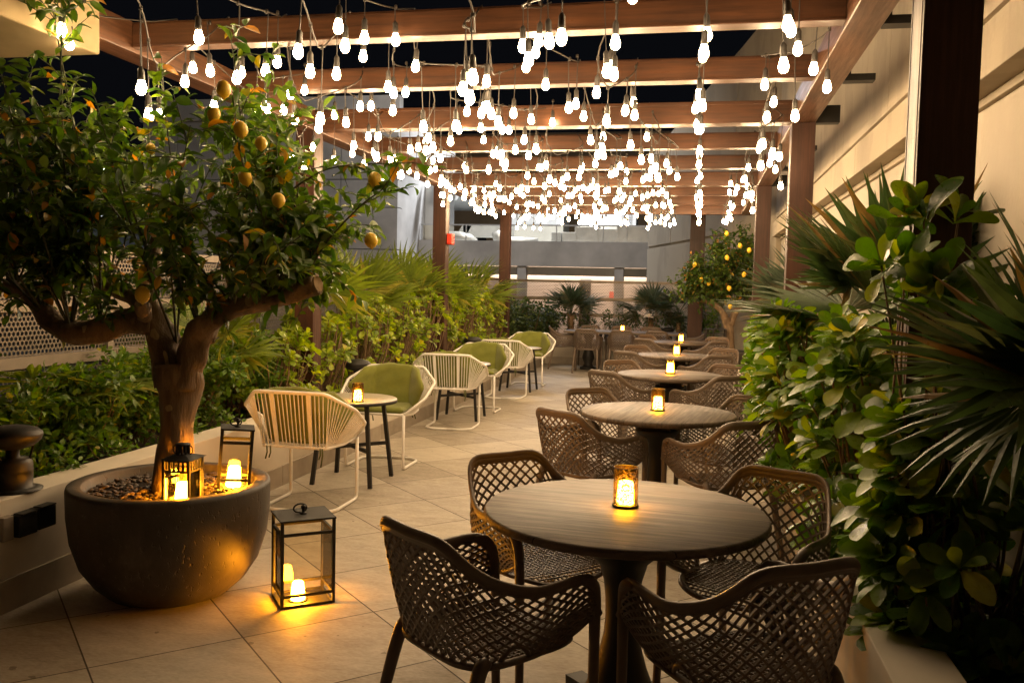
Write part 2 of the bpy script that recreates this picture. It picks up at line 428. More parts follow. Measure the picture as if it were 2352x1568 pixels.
Mt['leaf_hedge'] = leafmat('small_hedge_leaf', [(0, (.05, .10, .014)), (.5, (.085, .165, .02)), (.96, (.15, .23, .03)), (1, (.35, .30, .03))], .36, .3)
Mt['leaf_dark'] = leafmat('dark_hedge_leaf', [(0, (.022, .045, .012)), (.6, (.04, .07, .018)), (1, (.08, .11, .025))], .45, .25)
Mt['palm'] = leafmat('palm_blade', [(0, (.09, .13, .02)), (.7, (.16, .20, .03)), (1, (.30, .27, .05))], .38, .35)
Mt['palmdark'] = leafmat('dark_palm_blade', [(0, (.028, .055, .018)), (.7, (.06, .095, .03)), (.93, (.10, .11, .04)), (1, (.22, .11, .04))], .34, .22)
Mt['palmgrey'] = leafmat('grey_palm_blade', [(0, (.03, .05, .028)), (.8, (.06, .085, .045)), (1, (.11, .10, .055))], .4, .25)
Mt['orchid'] = plain('white_petal', (.8, .75, .7), .5, var=.05)

# ---------------------------------------------------------------- setting
fl = MB().add([(-3.02, -2, 0), (2, -2, 0), (2, 18, 0), (-3.02, 18, 0)], [(0, 1, 2, 3)])
struct('patio_floor', fl, Mt['tile'])
gr = MB().add([(-150, -60, -1.2), (150, -60, -1.2), (150, 250, -1.2), (-150, 250, -1.2)], [(0, 1, 2, 3)])
struct('ground', gr, plain('street_ground', (.06, .055, .05), .9, var=.3, scale=.4))
def planter(label, faces, soil, trims, name='planter_wall'):
    t = thing(name, label, 'planter')
    m = MB()
    for b in faces: m.bb(*b)
    obj('wall', m, Mt['render'], t, bevel=.004)
    m = MB()
    for b in trims: m.bb(*b)
    obj('base_trim', m, Mt['trim'], t, bevel=.002)
    m = MB()
    x0, x1, y0, y1, z = soil
    nx, ny = max(2, int((x1-x0)/.08)), max(2, int((y1-y0)/.12))
    vs = [(x0+(x1-x0)*i/nx, y0+(y1-y0)*j/ny, z+rnd.uniform(-.012, .012)) for j in range(ny+1) for i in range(nx+1)]
    m.add(vs, [(j*(nx+1)+i, j*(nx+1)+i+1, (j+1)*(nx+1)+i+1, (j+1)*(nx+1)+i) for j in range(ny) for i in range(nx)], True)
    obj('soil', m, Mt['soil'], t)
    return t
planter('low cream planter wall with stone skirting along the left side under the white chairs',
        [(-3.2, -3.0, -1, 17.7, 0, .51)], (-4.0, -3.2, -1, 18.6, .44), [(-3.0, -2.984, -1+.7*i, -1+.7*i+.697, 0, .15) for i in range(26)])
planter('low cream planter wall across the far end behind the long table',
        [(-3.198, 1.3, 17.7, 17.9, 0, .507)], (-3.2, 1.3, 17.9, 18.6, .44), [(-2.98+.7*i, -2.98+.7*i+.697, 17.684, 17.7, 0, .15) for i in range(6)])
planter('low cream planter wall on the right under the glossy shrubs and wooden posts',
        [(.55, .75, -.5, 13.2, 0, .47), (.75, 1.25, 13.0, 13.2, 0, .47)], (.75, 1.25, -.5, 13.0, .40), [(.535, .55, -.5+.7*i, -.5+.7*i+.697, 0, .12) for i in range(19)])

# building on the right with moulding, and its angled return at the far end
b = thing('right_building', 'cream building wall with long horizontal mouldings along the right side', 'building')
m = MB()
m.bb(1.33, 1.6, -3, 15.2, -1.2, 2.42)
obj('lower_wall', m, Mt['wallwhite'], b)
m = MB()
m.bb(1.262, 1.6, -3, 15.2, 2.69, 2.775)
for k in range(10): m.bb(1.235, 1.6, -3+1.9*k, -3+1.9*k+1.892, 2.775, 4.2)
m.bb(1.262, 1.6, -3, 15.2, 2.776, 4.2)
for k in range(10): m.bb(1.245, 1.6, -3+1.9*k, -3+1.9*k+1.892, 4.2, 6.3)
obj('upper_wall', m, Mt['wall'], b)
m = MB()
for k in range(7): m.bb(1.18, 1.6, -3+2.6*k, -3+2.6*k+2.594, 2.46, 2.69)
m.bb(1.30, 1.6, -3, 15.2, 2.42, 2.46)
obj('moulding', m, Mt['wall'], b, bevel=.004)
# angled return wall: from (1.25,15.2) to (-1.28,23)
A = Vector((1.25, 15.2, 0)); B = Vector((-1.3, 23.0, 0)); D = (B-A).normalized(); Nn = Vector((D.y, -D.x, 0))
m = MB()
def seg(u0, u1, z0, z1, zt0=None, zt1=None, off=0):
    zt0 = z1 if zt0 is None else zt0; zt1 = z1 if zt1 is None else zt1
    L = (B-A).length
    p = A+D*L*u0-Nn*off; q = A+D*L*u1-Nn*off
    m.poly([p+Vector((0,0,z0)), q+Vector((0,0,z0)), q+Vector((0,0,zt1)), p+Vector((0,0,zt0))], Nn*(.4+off))
seg(0, 1, -1.2, 2.62)
for k in range(4): seg(k/4, (k+1)/4-.004, 2.68, 3, 6.4-k*.36, 6.4-(k+1)*.36)
seg(0, 1, 2.62, 2.68, off=-.03)
obj('return_wall', m, Mt['wall'], b)

# overhang top left
t = thing('roof_overhang', 'ochre rendered roof overhang jutting in at the top left above the lemon tree', 'roof overhang')
m = MB().bb(-7, -3.1, -2, 4.12, 2.675, 3.6)
obj('slab', m, Mt['soffit'], t, bevel=.01)
m = MB()
m.bb(-3.14, -3.088, 3.98, 4.0, 2.9, 2.92); m.lathe([(.012, 0), (.012, .02)], 8, (-3.1, 3.95, 3.02))
obj('fixing', m, Mt['iron'], t)

# perforated fences
def fence(label, loc, rz, L, seed):
    t = thing('perforated_fence', label, 'fence', loc, rz, 'perforated metal fences around the terrace')
    k = 0; x = 0
    while x < L-.1:
        x1 = min(x+1.6, L)
        for (z0, z1) in ((.30, .95), (1.025, 1.30), (1.37, 1.69)):
            p = MB().bb(x+.03, x1-.03, -.002, .002, z0, z1)
            obj('perforated_panel', p, Mt['perfL'], t)
        obj('post', MB().bb(x-.03, x+.03, -.03, .03, .3, 1.69), Mt['rail'], t)
        x = x1
    for z in (.988, 1.333, 1.705):
        obj('rail', MB().bb(-.03, L, -.035, .035, z-.035, z+.035 if z < 1.6 else z+.02), Mt['rail'], t)
    return t
fence('perforated metal fence behind the planting along the left side', (-4.02, -1, 0), R(90), 19.6, 1)
fence('perforated metal fence across the far end behind the sparse shrubs', (-4.02, 18.62, 0), 0, 5.4, 2)

# ---------------------------------------------------------------- pergola
pg = thing('pergola', 'reddish hardwood pergola with boxed beams spanning the whole terrace', 'pergola')
XL0, XL1, XR0, XR1 = -3.365, -3.195, .655, .825
for i, y in enumerate((2.96, 6.96, 10.92, 14.82)):
    for x0, x1, zb in ((XL0, XL1, .44), (XR0, XR1, .40)):
        if i == 3 and x0 > 0: continue
        m = MB().bb(x0, x1, y, y+.17, zb, 2.797)
        for s_ in (.02, .148): m.bb(x0-.0022, x1+.0022, y+s_, y+s_+.003, zb, 2.797)
        obj('post', m, Mt['woodZ'], pg, bevel=.006)
obj('post', MB().bb(-.17, .11, 17.2, 17.48, .3, 3.1), Mt['woodZ'], pg, bevel=.006)
for x0, x1 in ((XL0, XL1), (XR0, XR1)):
    ys = [-1, 2.96, 6.96, 10.92, 14.99]
    for a, c_ in zip(ys[:-1], ys[1:]):
        m = MB().bb(x0, x1, a+.085 if a > 0 else a, c_+(.083 if c_ < 14 else 0), 2.80, 2.97)
        obj('long_beam', m, Mt['woodY'], pg, bevel=.005)
cross = []
for i, y in enumerate((2.96, 6.96, 10.92, 14.82)):
    m = MB().bb(XL1+.002, XR0-.002, y+.01, y+.16, 2.803, 2.965)
    m.bb(XL1+.002, XR0-.002, y+.004, y+.166, 2.94, 2.968)
    obj('cross_beam', m, Mt['woodX'], pg, bevel=.004); cross.append((y+.08, 2.975))
for y in (1.65, 4.52, 5.66, 8.28, 9.6, 12.22, 13.52):
    m = MB().bb(XL1+.002, XR0-.002, y, y+.09, 2.835, 2.955)
    m.bb(XL1+.002, XR0-.002, y+.01, y+.08, 2.955, 2.967)
    m.bb(XL1+.002, XR0-.002, y-.01, y+.1, 2.823, 2.835)
    obj('rafter', m, Mt['woodX'], pg, bevel=.003); cross.append((y+.045, 2.975))
for y in (2.96, 6.96, 10.92):  # wooden stubs to the wall; the black colour stands in for their shade
    obj('wall_bracket', MB().bb(XR1+.002, 1.0, y+.04, y+.13, 2.80, 2.93), Mt['iron'], pg, bevel=.003)
for y in (4.52, 5.66, 8.28, 9.6):  # rafter stubs, shade put into the colour with the same black
    obj('wall_bracket', MB().bb(XR1+.002, 1.0, y, y+.09, 2.80, 2.84), Mt['iron'], pg)
    obj('wall_bracket', MB().bb(XR1+.002, .86, y, y+.09, 2.84, 2.93), Mt['iron'], pg)
cross.sort()
# red alarm box on the second left post
t = thing('alarm_box', 'small red alarm box fixed to the second wooden post on the left', 'alarm box', (-3.17, 11.0, 2.13))
obj('housing', MB().bb(-.022, .05, -.04, .09, -.07, .07), Mt['red'], t, bevel=.008)
obj('front_plate', MB().bb(-.015, .045, -.048, -.04, -.055, .055), Mt['red'], t, bevel=.004)

# ---------------------------------------------------------------- string lights
def bulb_meshes():
    g = MB().lathe([(.0001, -.080), (.010, -.078), (.0185, -.070), (.0222, -.058), (.0218, -.048), (.018, -.034), (.0135, -.021), (.0125, -.013)], 9)
    s = MB().lathe([(.0125, -.016), (.0148, -.013), (.0155, .004), (.0138, .02), (.0142, .034), (.010, .043), (.004, .05)], 9)
    s.tube([(0, 0, .045), (.003, 0, .5)], .0028, 4, caps=False)
    return g, s
gb, sb = bulb_meshes()
gme = gb.mesh('bulb'); gme.materials.append(Mt['bulb'])
XS = [-2.94, -2.62, -2.27, -1.9, -1.53, -1.16, -.79, -.42, -.02, .46]
SN = ['string of bare bulbs hanging nearest the left beam, its near end above the lemon tree',
      'second string of bare bulbs from the left beam', 'third string of bare bulbs from the left beam',
      'fourth string of bare bulbs from the left beam', 'fifth string of bare bulbs from the left beam', 'sixth string of bare bulbs from the left beam', 'seventh string of bare bulbs from the left beam',
      'third string of bare bulbs from the right beam, left of the upright row of bulbs',
      'string of bare bulbs that reads as one straight upright row above the candles',
      'string of bare bulbs hanging nearest the right beam']
def strand(x, label, idx):
    t = thing('string_light', label, 'string lights', (x, 0, 0), 0, 'strings of lit bulbs draped over the pergola')
    r = random.Random(100+idx)
    amp = .02 if idx == 8 else .17
    pts = []; ks = []
    ys = [y for y, z in cross if y > 2.5]
    y0 = ys[0]
    path = []
    for i in range(len(ys)-1):
        a, b_ = ys[i], ys[i+1]
        # one or two loops per bay, each a steep V caught up on hooks
        sag = r.choice((.05, .12, .2, .3, .38)); mid = r.uniform(.22, .78)
        dx = r.uniform(-amp, amp); dx2 = r.uniform(-amp, amp)
        for u in range(14):
            q = u/14
            s_ = 1-abs(q-mid)/(mid if q < mid else 1-mid)
            s_ = max(0, s_)**.85
            xx = dx*math.sin(q*math.pi*2)+dx2*math.sin(q*math.pi)
            path.append(Vector((xx, a+(b_-a)*q, 2.985-sag*s_+(-.02 if .05 < q < .95 else 0))))
    path.append(Vector((0, ys[-1], 2.985)))
    c_ = MB().tube(path, .0042, 5)
    n = int((ys[-1]-3.0)/.235)
    L = resample(path, n*6)
    nodes = []
    lead_cache = {}
    for k in range(n):
        p = L[min(len(L)-1, k*6+3)].copy()
        # keep the fitting clear of the beams
        if p.y < 3.5: continue
        for cy, cz in cross:
            if abs(p.y-cy) < .11: p.y = cy+(.14 if p.y > cy else -.14)
        drop = r.choice((.07, .09, .12, .16, .2, .26)) if idx != 8 else r.choice((.07, .1, .16, .22))
        if p.y > 10.5: drop = min(drop, .14); p.z = max(p.z, 2.76)
        nodes.append((p, drop))
    for p, d in nodes:
        c_.lathe([(.004, -.012), (.009, -.008), (.009, .008), (.004, .012)], 6, p)
    obj('cable', c_, Mt['cable'], t)
    for p, d in nodes:
        bo = bpy.data.objects.new('bulb', gme); C.objects.link(bo); bo.parent = t
        z = p.z-d-.05
        bo.location = (p.x, p.y, z)
        bo.rotation_euler = (r.uniform(-.06, .06), r.uniform(-.06, .06), r.uniform(0, 6))
        key = d
        if key not in SM:
            s = MB().lathe([(.0125, -.016), (.0148, -.013), (.0155, .004), (.0138, .02), (.0142, .034), (.010, .043), (.004, .05)], 9)
            s.tube([(0, 0, .045), (0, 0, .055+d)], .003, 4, caps=False)
            SM[key] = s.mesh('socket'); SM[key].materials.append(Mt['socket'])
        so = bpy.data.objects.new('socket', SM[key]); C.objects.link(so); so.parent = bo
    return t
SM = {}
for i, x in enumerate(XS): strand(x, SN[i], i)

# ---------------------------------------------------------------- taupe armchair
def make_chair(label, group):
    t = thing('armchair', label, 'chair', (0, 0, 0), 0, group)
    half_top = [(0, -.292, .802), (.09, -.29, .804), (.148, -.284, .801), (.186, -.266, .782), (.208, -.232, .745), (.232, -.175, .70), (.258, -.105, .668), (.282, -.02, .648), (.286, .07, .648), (.283, .15, .65), (.278, .205, .638), (.27, .243, .595), (.262, .255, .53)]
    half_bot = [(0, -.205, .432), (.07, -.205, .432), (.13, -.2, .432), (.175, -.18, .432), (.205, -.14, .43), (.22, -.09, .43), (.228, -.03, .432), (.232, .03, .435), (.236, .09, .445), (.243, .14, .462), (.25, .185, .482), (.255, .215, .50), (.26, .245, .515)]
    def full(h): return [(-x, y, z) for x, y, z in h[::-1][:-1]]+h
    T = resample(cat_rom(full(half_top), 5), 97); B_ = resample(cat_rom(full(half_bot), 5), 97)
    NI, NJ = 62, 17
    def S(u, v):     # u,v in 0..1
        a = lerp_list(T, u); b_ = lerp_list(B_, u)
        p = b_.lerp(a, v)
        bulge = math.sin(math.pi*v)*.022
        out = Vector((p.x, p.y+.02, 0)); out.normalize()
        w_ = 1 if abs(u-.5) > .2 else .35
        return p+out*bulge*w_+Vector((0, 0, 0))
    m = MB()
    def strut(p, q, nrm, wd=.0074, th=.009):
        d = (q-p); 
        if d.length < 1e-5: return
        d.normalize(); sd = d.cross(nrm).normalized()
        vs = []
        for e in (p, q):
            for i, j in ((-1, -1), (1, -1), (1, 1), (-1, 1)): vs.append(e+sd*wd/2*i+nrm*th/2*j)
        m.add(vs, [(0, 4, 5, 1), (1, 5, 6, 2), (2, 6, 7, 3), (3, 7, 4, 0)])
    for j in range(NJ):
        for i in range(NI):
            u = (i+.5)/NI; v = (j+.5)/NJ
            s_ = abs(u-.5)
            if .215 < s_ < .295 and v < .26-abs(s_-.255)*3: continue
            if (i+j) % 2 == 0: a, c_ = (i, j), (i+1, j+1)
            else: a, c_ = (i+1, j), (i, j+1)
            p = S(a[0]/NI, a[1]/NJ); q = S(c_[0]/NI, c_[1]/NJ)
            nrm = (S(min(1, u+.01), v)-S(max(0, u-.01), v)).cross(S(u, min(1, v+.03))-S(u, max(0, v-.03)))
            if nrm.length < 1e-9: continue
            strut(p, q, nrm.normalized())
    obj('backrest', m, Mt['taupe'], t)
    fr = MB()
    fr.tube(resample(T, 73), .0135, 8, ell=(.7, 1.25))
    # wide flat crest band inside the rim
    band = []
    for k in range(73):
        u = k/72; band.append((S(u, 1), S(u, .93)))
    vs = [q for pq in band for q in pq]
    fr.tube([S(k/72, .93) for k in range(73)], .006, 6)
    for sgn in (.245, .755):
        arch = []
        for k in range(11):
            a = k/10; uu = sgn+(a-.5)*.09; arch.append(S(uu, .26*math.sin(math.pi*a)))
        fr.tube(arch, .0085, 6)
    fr.tube(resample(B_, 60), .010, 6)
    obj('frame', fr, Mt['taupe'], t)
    # thin skin closing the crest between rim and inner edge
    m = MB(); m.add([v for v in vs], [(2*k, 2*k+1, 2*k+3, 2*k+2) for k in range(72)], True)
    cr = obj('crest', m, Mt['taupe'], t); sd = cr.modifiers.new('s', 'SOLIDIFY'); sd.thickness = .011; sd.offset = 0
    # seat
    m = MB()
    def zs(x, y): return .444-.014*(1-(x/.24)**2)*(1-((y-.02)/.24)**2)-(.02*max(0, (y-.17)/.07)**2)
    def inside(x, y): return (abs(x)/.232)**3.2+(abs(y-.02)/.225)**3.2 < 1
    n = 22; st = .0208
    for i in range(-11, 12):
        x = i*st; ys = [.02+k*.0112 for k in range(-20, 21) if inside(x, .02+k*.0112)]
        for a, c_ in zip(ys[::2], ys[2::2]):
            strut(Vector((x, a, zs(x, a))), Vector((x, c_, zs(x, c_))), Vector((0, 0, 1)), .0055, .007)
        y = .02+i*st*.96; xs = [k*.0116 for k in range(-20, 21) if inside(k*.0116, y)]
        for a, c_ in zip(xs[::2], xs[2::2]):
            strut(Vector((a, y, zs(a, y)+.0015)), Vector((c_, y, zs(c_, y)+.0015)), Vector((0, 0, 1)), .0045, .006)
    ring = []
    for k in range(48):
        a = 2*math.pi*k/48; ca, sa = math.cos(a), math.sin(a)
        x = .238*math.copysign(abs(ca)**(2/3.2), ca); y = .02+.231*math.copysign(abs(sa)**(2/3.2), sa)
        ring.append((x, y, zs(x, y)-.002))
    m.tube(ring, .0125, 6, closed=True, ell=(.6, 1.3))
    obj('seat', m, Mt['taupe'], t)
    for sx in (-1, 1):
        m = MB().tube(cat_rom([(sx*.282, .16, .648), (sx*.277, .212, .632), (sx*.268, .243, .585), (sx*.262, .252, .48), (sx*.258, .258, .25), (sx*.262, .268, 0)], 4), [.012, .015, .018, .02, .021, .021, .021, .021, .02, .02, .02, .019, .019, .018, .018, .018, .017, .017, .017, .016, .016], 8)
        obj('leg', m, Mt['taupe'], t)
    for sx in (-1, 1):
        m = MB().tube(cat_rom([(sx*.215, -.14, .455), (sx*.218, -.175, .42), (sx*.228, -.225, .25), (sx*.242, -.285, 0)], 4), [.018, .021, .023, .023, .023, .022, .022, .021, .02, .019, .018, .017, .016], 8)
        obj('leg', m, Mt['taupe'], t)
    return t
def make_table(label):
    t = thing('round_table', label, 'table', (0, 0, 0), 0, 'round wooden dining tables in a row')
    m = MB().lathe([(.0001, .712), (.47, .712), (.486, .718), (.491, .728), (.489, .741), (.482, .748), (.0001, .75)], 72)
    obj('tabletop', m, Mt['tabletop'], t)
    m = MB()
    m.box((0, 0, .694), (.30, .30, .034)); m.box((0, 0, .66), (.2, .2, .034))
    prof = [(.135, .643), (.14, .628), (.128, .612), (.118, .59), (.085, .56), (.068, .5), (.06, .43), (.058, .37), (.062, .31), (.075, .25), (.095, .18), (.118, .12), (.14, .075), (.16, .045)]
    m.lathe(prof, 16)
    obj('pedestal', m, Mt['iron'], t)
    m = MB()
    for k in range(4):
        a = R(45+90*k); c_, s_ = math.cos(a), math.sin(a)
        m.bar((.05*c_, .05*s_, .04), (.29*c_, .29*s_, .025), .075, .05)
    m.lathe([(.17, 0), (.17, .05), (.12, .07)], 24)
    obj('base', m, Mt['iron'], t)
    return t
def candle_body(r0, r1, h, z=0):
    return MB().lathe([(r0*.9, z), (r0, z+.006), (r0*.5+r1*.5, z+h*.5), (r1, z+h-.006), (r1*.85, z+h), (r1*.6, z+h-.004), (.0001, z+h-.01)], 18)
def make_pierced(label):
    t = thing('candle_holder', label, 'candle holder', (0, 0, 0), 0, 'lit candle holders on the tables')
    m = MB().lathe([(.043, .004), (.043, .136)], 36); m.f = [f for f in m.f if len(f) == 4]; m.s = m.s[:len(m.f)]
    obj('pierced_shade', m, Mt['perfC'], t)
    m = MB().lathe([(.046, 0), (.047, .003), (.046, .007), (.042, .008)], 36)
    k = MB().tube([(.0435*math.cos(a*math.pi/18), .0435*math.sin(a*math.pi/18), .137) for a in range(36)], .0016, 6, closed=True)
    m.add(k.v, k.f, True)
    obj('base', m, Mt['black'], t)
    obj('candle', candle_body(.031, .026, .078, .009), Mt['candle3'], t)
    return t
def make_framed(label):
    t = thing('candle_holder', label, 'candle holder', (0, 0, 0), 0, 'lit candle holders on the tables')
    m = MB().lathe([(.046, 0), (.046, .008), (.04, .01)], 28)
    for z, r in ((.012, .046), (.128, .040), (.134, .041)):
        k = MB().tube([(r*math.cos(a*math.pi/14), r*math.sin(a*math.pi/14), z) for a in range(28)], .0028, 6, closed=True); m.add(k.v, k.f, True)
    for a in range(4):
        c_, s_ = math.cos(a*math.pi/2+.6), math.sin(a*math.pi/2+.6)
        m.bar((.045*c_, .045*s_, .01), (.04*c_, .04*s_, .132), .004, .004)
    obj('frame', m, Mt['black'], t)
    m = MB().lathe([(.043, .012), (.038, .128)], 28); m.f = [f for f in m.f if len(f) == 4]; m.s = m.s[:len(m.f)]
    obj('glass', m, Mt['amber'], t)
    obj('candle', candle_body(.034, .028, .088, .011), Mt['candle'], t)
    return t
GC = 'taupe lattice armchairs around the tables'
ch0 = make_chair('x', GC); used = [False]
ch0.scale = (.94, .96, 1.0)
def chair(x, y, face, label):
    """face: direction the sitter looks, degrees from +X"""
    rz = R(face-90)
    if not used[0]:
        used[0] = True; ch0.location = (x, y, 0); ch0.rotation_euler = (0, 0, rz); ch0['label'] = label; return ch0
    return dup(ch0, (x, y, 0), rz, label)
ORD = ['nearest', 'second', 'third', 'fourth', 'farthest']
TY = [3.03, 5.61, 8.26, 10.84, 13.79]
TX = [-.22, -.22, -.22, -.22, -.22]
tb0 = None
for i in range(5):
    lab = ORD[i]+' round wooden table in the row, with a lit candle on it'
    if i == 0: tb0 = make_table(lab); tb0.location = (TX[0], TY[0], 0); tb0.rotation_euler = (0, 0, R(-4))
    else: dup(tb0, (TX[i], TY[i], 0), R([0, 82, 5, 96, 2][i]), lab)
    j = lambda a: rnd.uniform(-a, a)
    nm = ORD[i]+' round table'
    P = [(-.395, -.445, 51, 'near left side'), (.375, -.47, 125, 'near right side'), (-.36, .35, -46, 'far left side'), (.455, .30, 243, 'far right side')]
    for (dx, dy, f, s_) in P:
        e = 0 if i == 0 else 1
        chair(TX[i]+dx+j(.03)*e, TY[i]+dy+j(.03)*e, f+j(10)*e, 'taupe lattice armchair at the '+s_+' of the '+nm)
ph = make_pierced('lit pierced candle holder on the nearest round table')
ph.location = (-.222, 3.06, .7515)
dup(ph, (-.222, 5.64, .7515), 1, 'lit pierced candle holder on the second round table')
dup(ph, (-2.446, 6.12, .6415), 2, 'lit pierced candle holder on the white-chair table nearest the lemon tree')
fh = make_framed('lit candle in a dark framed glass on the third round table')
fh.location = (-.222, 8.28, .7515)
dup(fh, (-.222, 10.86, .7515), 1, 'lit candle in a dark framed glass on the fourth round table')
dup(fh, (-.222, 13.8, .7515), 2, 'lit candle in a dark framed glass on the farthest round table')
dup(fh, (-1.37, 16.72, .7515), .4, 'lit candle in a dark framed glass on the long table')

# long table at the far end
t = thing('long_table', 'long rectangular dining table in front of the far planter wall', 'table', (-1.33, 16.75, 0), R(-2))
obj('tabletop', MB().bb(-1.1, 1.1, -.42, .42, .71, .75), Mt['tabletop'], t, bevel=.005)
for sx in (-.68, .68):
    m = MB(); m.box((sx, 0, .69), (.26, .5, .036))
    m.lathe([(.10, .67), (.105, .64), (.07, .58), (.055, .5), (.075, .38), (.11, .28), (.12, .22), (.08, .12), (.10, .06), (.16, .04), (.16, 0)], 16, (sx, 0, 0))
    obj('pedestal', m, Mt['iron'], t)
LC = [(-1.96, 16.12, 90, 'left one of three turned away'), (-1.32, 16.1, 92, 'middle one of three turned away'), (-.68, 16.12, 88, 'right one of three turned away'),
      (-2.08, 17.33, -90, 'left one of three facing the camera'), (-1.46, 17.34, -91, 'middle one of three facing the camera'), (-.86, 17.33, -88, 'right one of three facing the camera'),
      (-2.5, 16.75, 8, 'at its left end'), (-.08, 16.72, 178, 'at its right end')]
for x, y, f, s_ in LC: chair(x, y, f, 'taupe lattice armchair at the long table, '+s_)

# ---------------------------------------------------------------- white cord chairs
def make_white(label):
    t = thing('cord_armchair', label, 'chair', (0, 0, 0), 0, 'white cord armchairs with olive cushions')
    TC, AP, A2, FC = Vector((.245, -.29, .805)), Vector((.395, -.14, .69)), Vector((.375, .08, .575)), Vector((.25, .25, .455))
    RC, SC = Vector((.222, -.215, .44)), Vector((.25, .02, .435))
    def mir(v): return Vector((-v.x, v.y, v.z))
    fr = MB()
    def rounded(pts, r=.03, k=4):
        P = [Vector(p) for p in pts]; out = [P[0]]
        for i in range(1, len(P)-1):
            a = P[i]+(P[i-1]-P[i]).normalized()*r; c_ = P[i]+(P[i+1]-P[i]).normalized()*r
            for q in range(k+1):
                u = q/k; out.append(a*(1-u)**2+P[i]*2*u*(1-u)+c_*u*u)
        out.append(P[-1]); return out
    up = rounded([FC, A2, AP, TC, mir(TC), mir(AP), mir(A2), mir(FC)])
    fr.tube(up, .0125, 8)
    lo = rounded([FC, SC, RC, mir(RC), mir(SC), mir(FC)], .02)
    fr.tube(lo, .0105, 8)
    fr.tube([FC, mir(FC)], .0105, 8)
    obj('frame', fr, Mt['white'], t)
    sl = MB()
    for x in (-.125, .125): sl.bar((x, -.288, .80), (x*.95, -.213, .44), .024, .008)
    obj('slat', sl, Mt['white'], t)
    co = MB()
    def cordl(a, c_, r=.004): co.tube([a, (a+c_)/2+Vector((0, 0, 0)), c_], r, 5, caps=False)
    for k in range(17):
        u = (k+.5)/17*2-1
        if abs(abs(u)*.245-.125) < .012: continue
        cordl(Vector((TC.x*u, TC.y, TC.z)), Vector((RC.x*u*.98, RC.y, RC.z)))
    UP = resample([TC, AP, A2, FC], 200); LO = resample([RC, SC, FC], 200)
    for k in range(1, 27):
        u = k/27; a = UP[int(u*199)]; c_ = LO[int((u**1.45)*199)]
        cordl(a, c_); cordl(mir(a), mir(c_))
    for k in range(16):      # seat cords
        x = -.21+.42*k/15
        cordl(Vector((x, -.215, .44)), Vector((x*1.12, .25, .455)))
    obj('cord_weave', co, Mt['cord'], t)
    for sx in (-1, 1):
        p = rounded([(sx*.25, .25, .455), (sx*.25, .252, .0125), (sx*.25, -.12, .0125), (sx*.17, -.20, .0125), (0, -.20, .0125)], .045, 5)
        obj('leg', MB().tube(p, .0125, 8), Mt['white'], t)
    # cushions
    def slab(fn, nu, nv, th, nm):
        vs = []; fs = []
        for sgn in (1, -1):
            for j in range(nv+1):
                for i in range(nu+1):
                    u, v = i/nu*2-1, j/nv*2-1
                    p, n_ = fn(u, v)
                    e = (1-abs(u)**8)*(1-abs(v)**8); e = max(0, e)**.45
                    vs.append(p+n_*th*sgn*.5*(.25+.75*e))
        o_ = (nu+1)*(nv+1)
        for j in range(nv):
            for i in range(nu):
                a = j*(nu+1)+i
                fs.append((a, a+1, a+nu+2, a+nu+1)); fs.append((o_+a, o_+a+nu+1, o_+a+nu+2, o_+a+1))
        for i in range(nu):
            a = i; fs.append((a, o_+a, o_+a+1, a+1)); a = nv*(nu+1)+i; fs.append((a, a+1, o_+a+1, o_+a))
        for j in range(nv):
            a = j*(nu+1); b2 = a+nu+1; fs.append((a, b2, o_+b2, o_+a)); a += nu; b2 += nu; fs.append((a, o_+a, o_+b2, b2))
        m_ = MB(); m_.add(vs, fs, True); return m_
    def back(u, v):
        z = .65+v*.178
        q = (v+1)/2
        hw = .225+.115*(q/.6) if q < .6 else .34-.095*((q-.6)/.4)
        x = u*hw
        yb = -.148-.088*q
        wing = max(0, abs(x)-.17)*1.25
        y = yb+wing+.008*math.sin(x*23+v*3)+.004*math.sin(v*9+x*14)
        zz = z-.02*abs(u)**3+.008*math.cos(u*3)+.004*math.sin(x*30)*v
        sgn = 1 if u > 0 else -1
        n_ = Vector((-sgn*(1.0 if wing > 0 else 0)*.6, 1, .25)).normalized() if wing > 0 else Vector((0, 1, .25)).normalized()
        return Vector((x, y, zz)), n_
    obj('back_cushion', slab(back, 26, 14, .062, 'b'), Mt['green'], t)
    def seat(u, v):
        q = (v+1)/2; hw = .205+.03*q
        return Vector((u*hw, -.17+q*.41, .482+.006*math.cos(u*2.5)*math.cos(v*2.5))), Vector((0, 0, 1))
    obj('seat_cushion', slab(seat, 16, 16, .062, 'c'), Mt['green'], t)
    ti = MB()
    for x, l in ((-.19, .085), (-.165, .075), (.2, .12), (.185, .07)):
        ti.tube([(x, -.225, .44), (x+.008, -.235, .40), (x-.004, -.235, .44-l)], .0035, 5, ell=(1.6, .5))
    obj('tie', ti, Mt['tie'], t)
    return t
WC = [(-2.545, 5.49, 0, 'white cord armchair nearest the lemon tree, its back to the camera'),
      (-2.56, 7.03, 180, 'white cord armchair facing the camera behind the candlelit side table'),
      (-2.55, 9.07, 2, 'white cord armchair with its back to the camera, at the middle side table'),
      (-2.6, 10.50, 179, 'white cord armchair facing the camera across the middle side table'),
      (-2.57, 11.84, -1, 'white cord armchair with its back to the camera, at the farthest side table'),
      (-2.57, 13.62, 181, 'farthest white cord armchair, facing the camera')]
wc0 = None
for x, y, a, lab in WC:
    if wc0 is None: wc0 = make_white(lab); wc0.location = (x, y, 0)
    else: dup(wc0, (x, y, 0), R(a), lab)
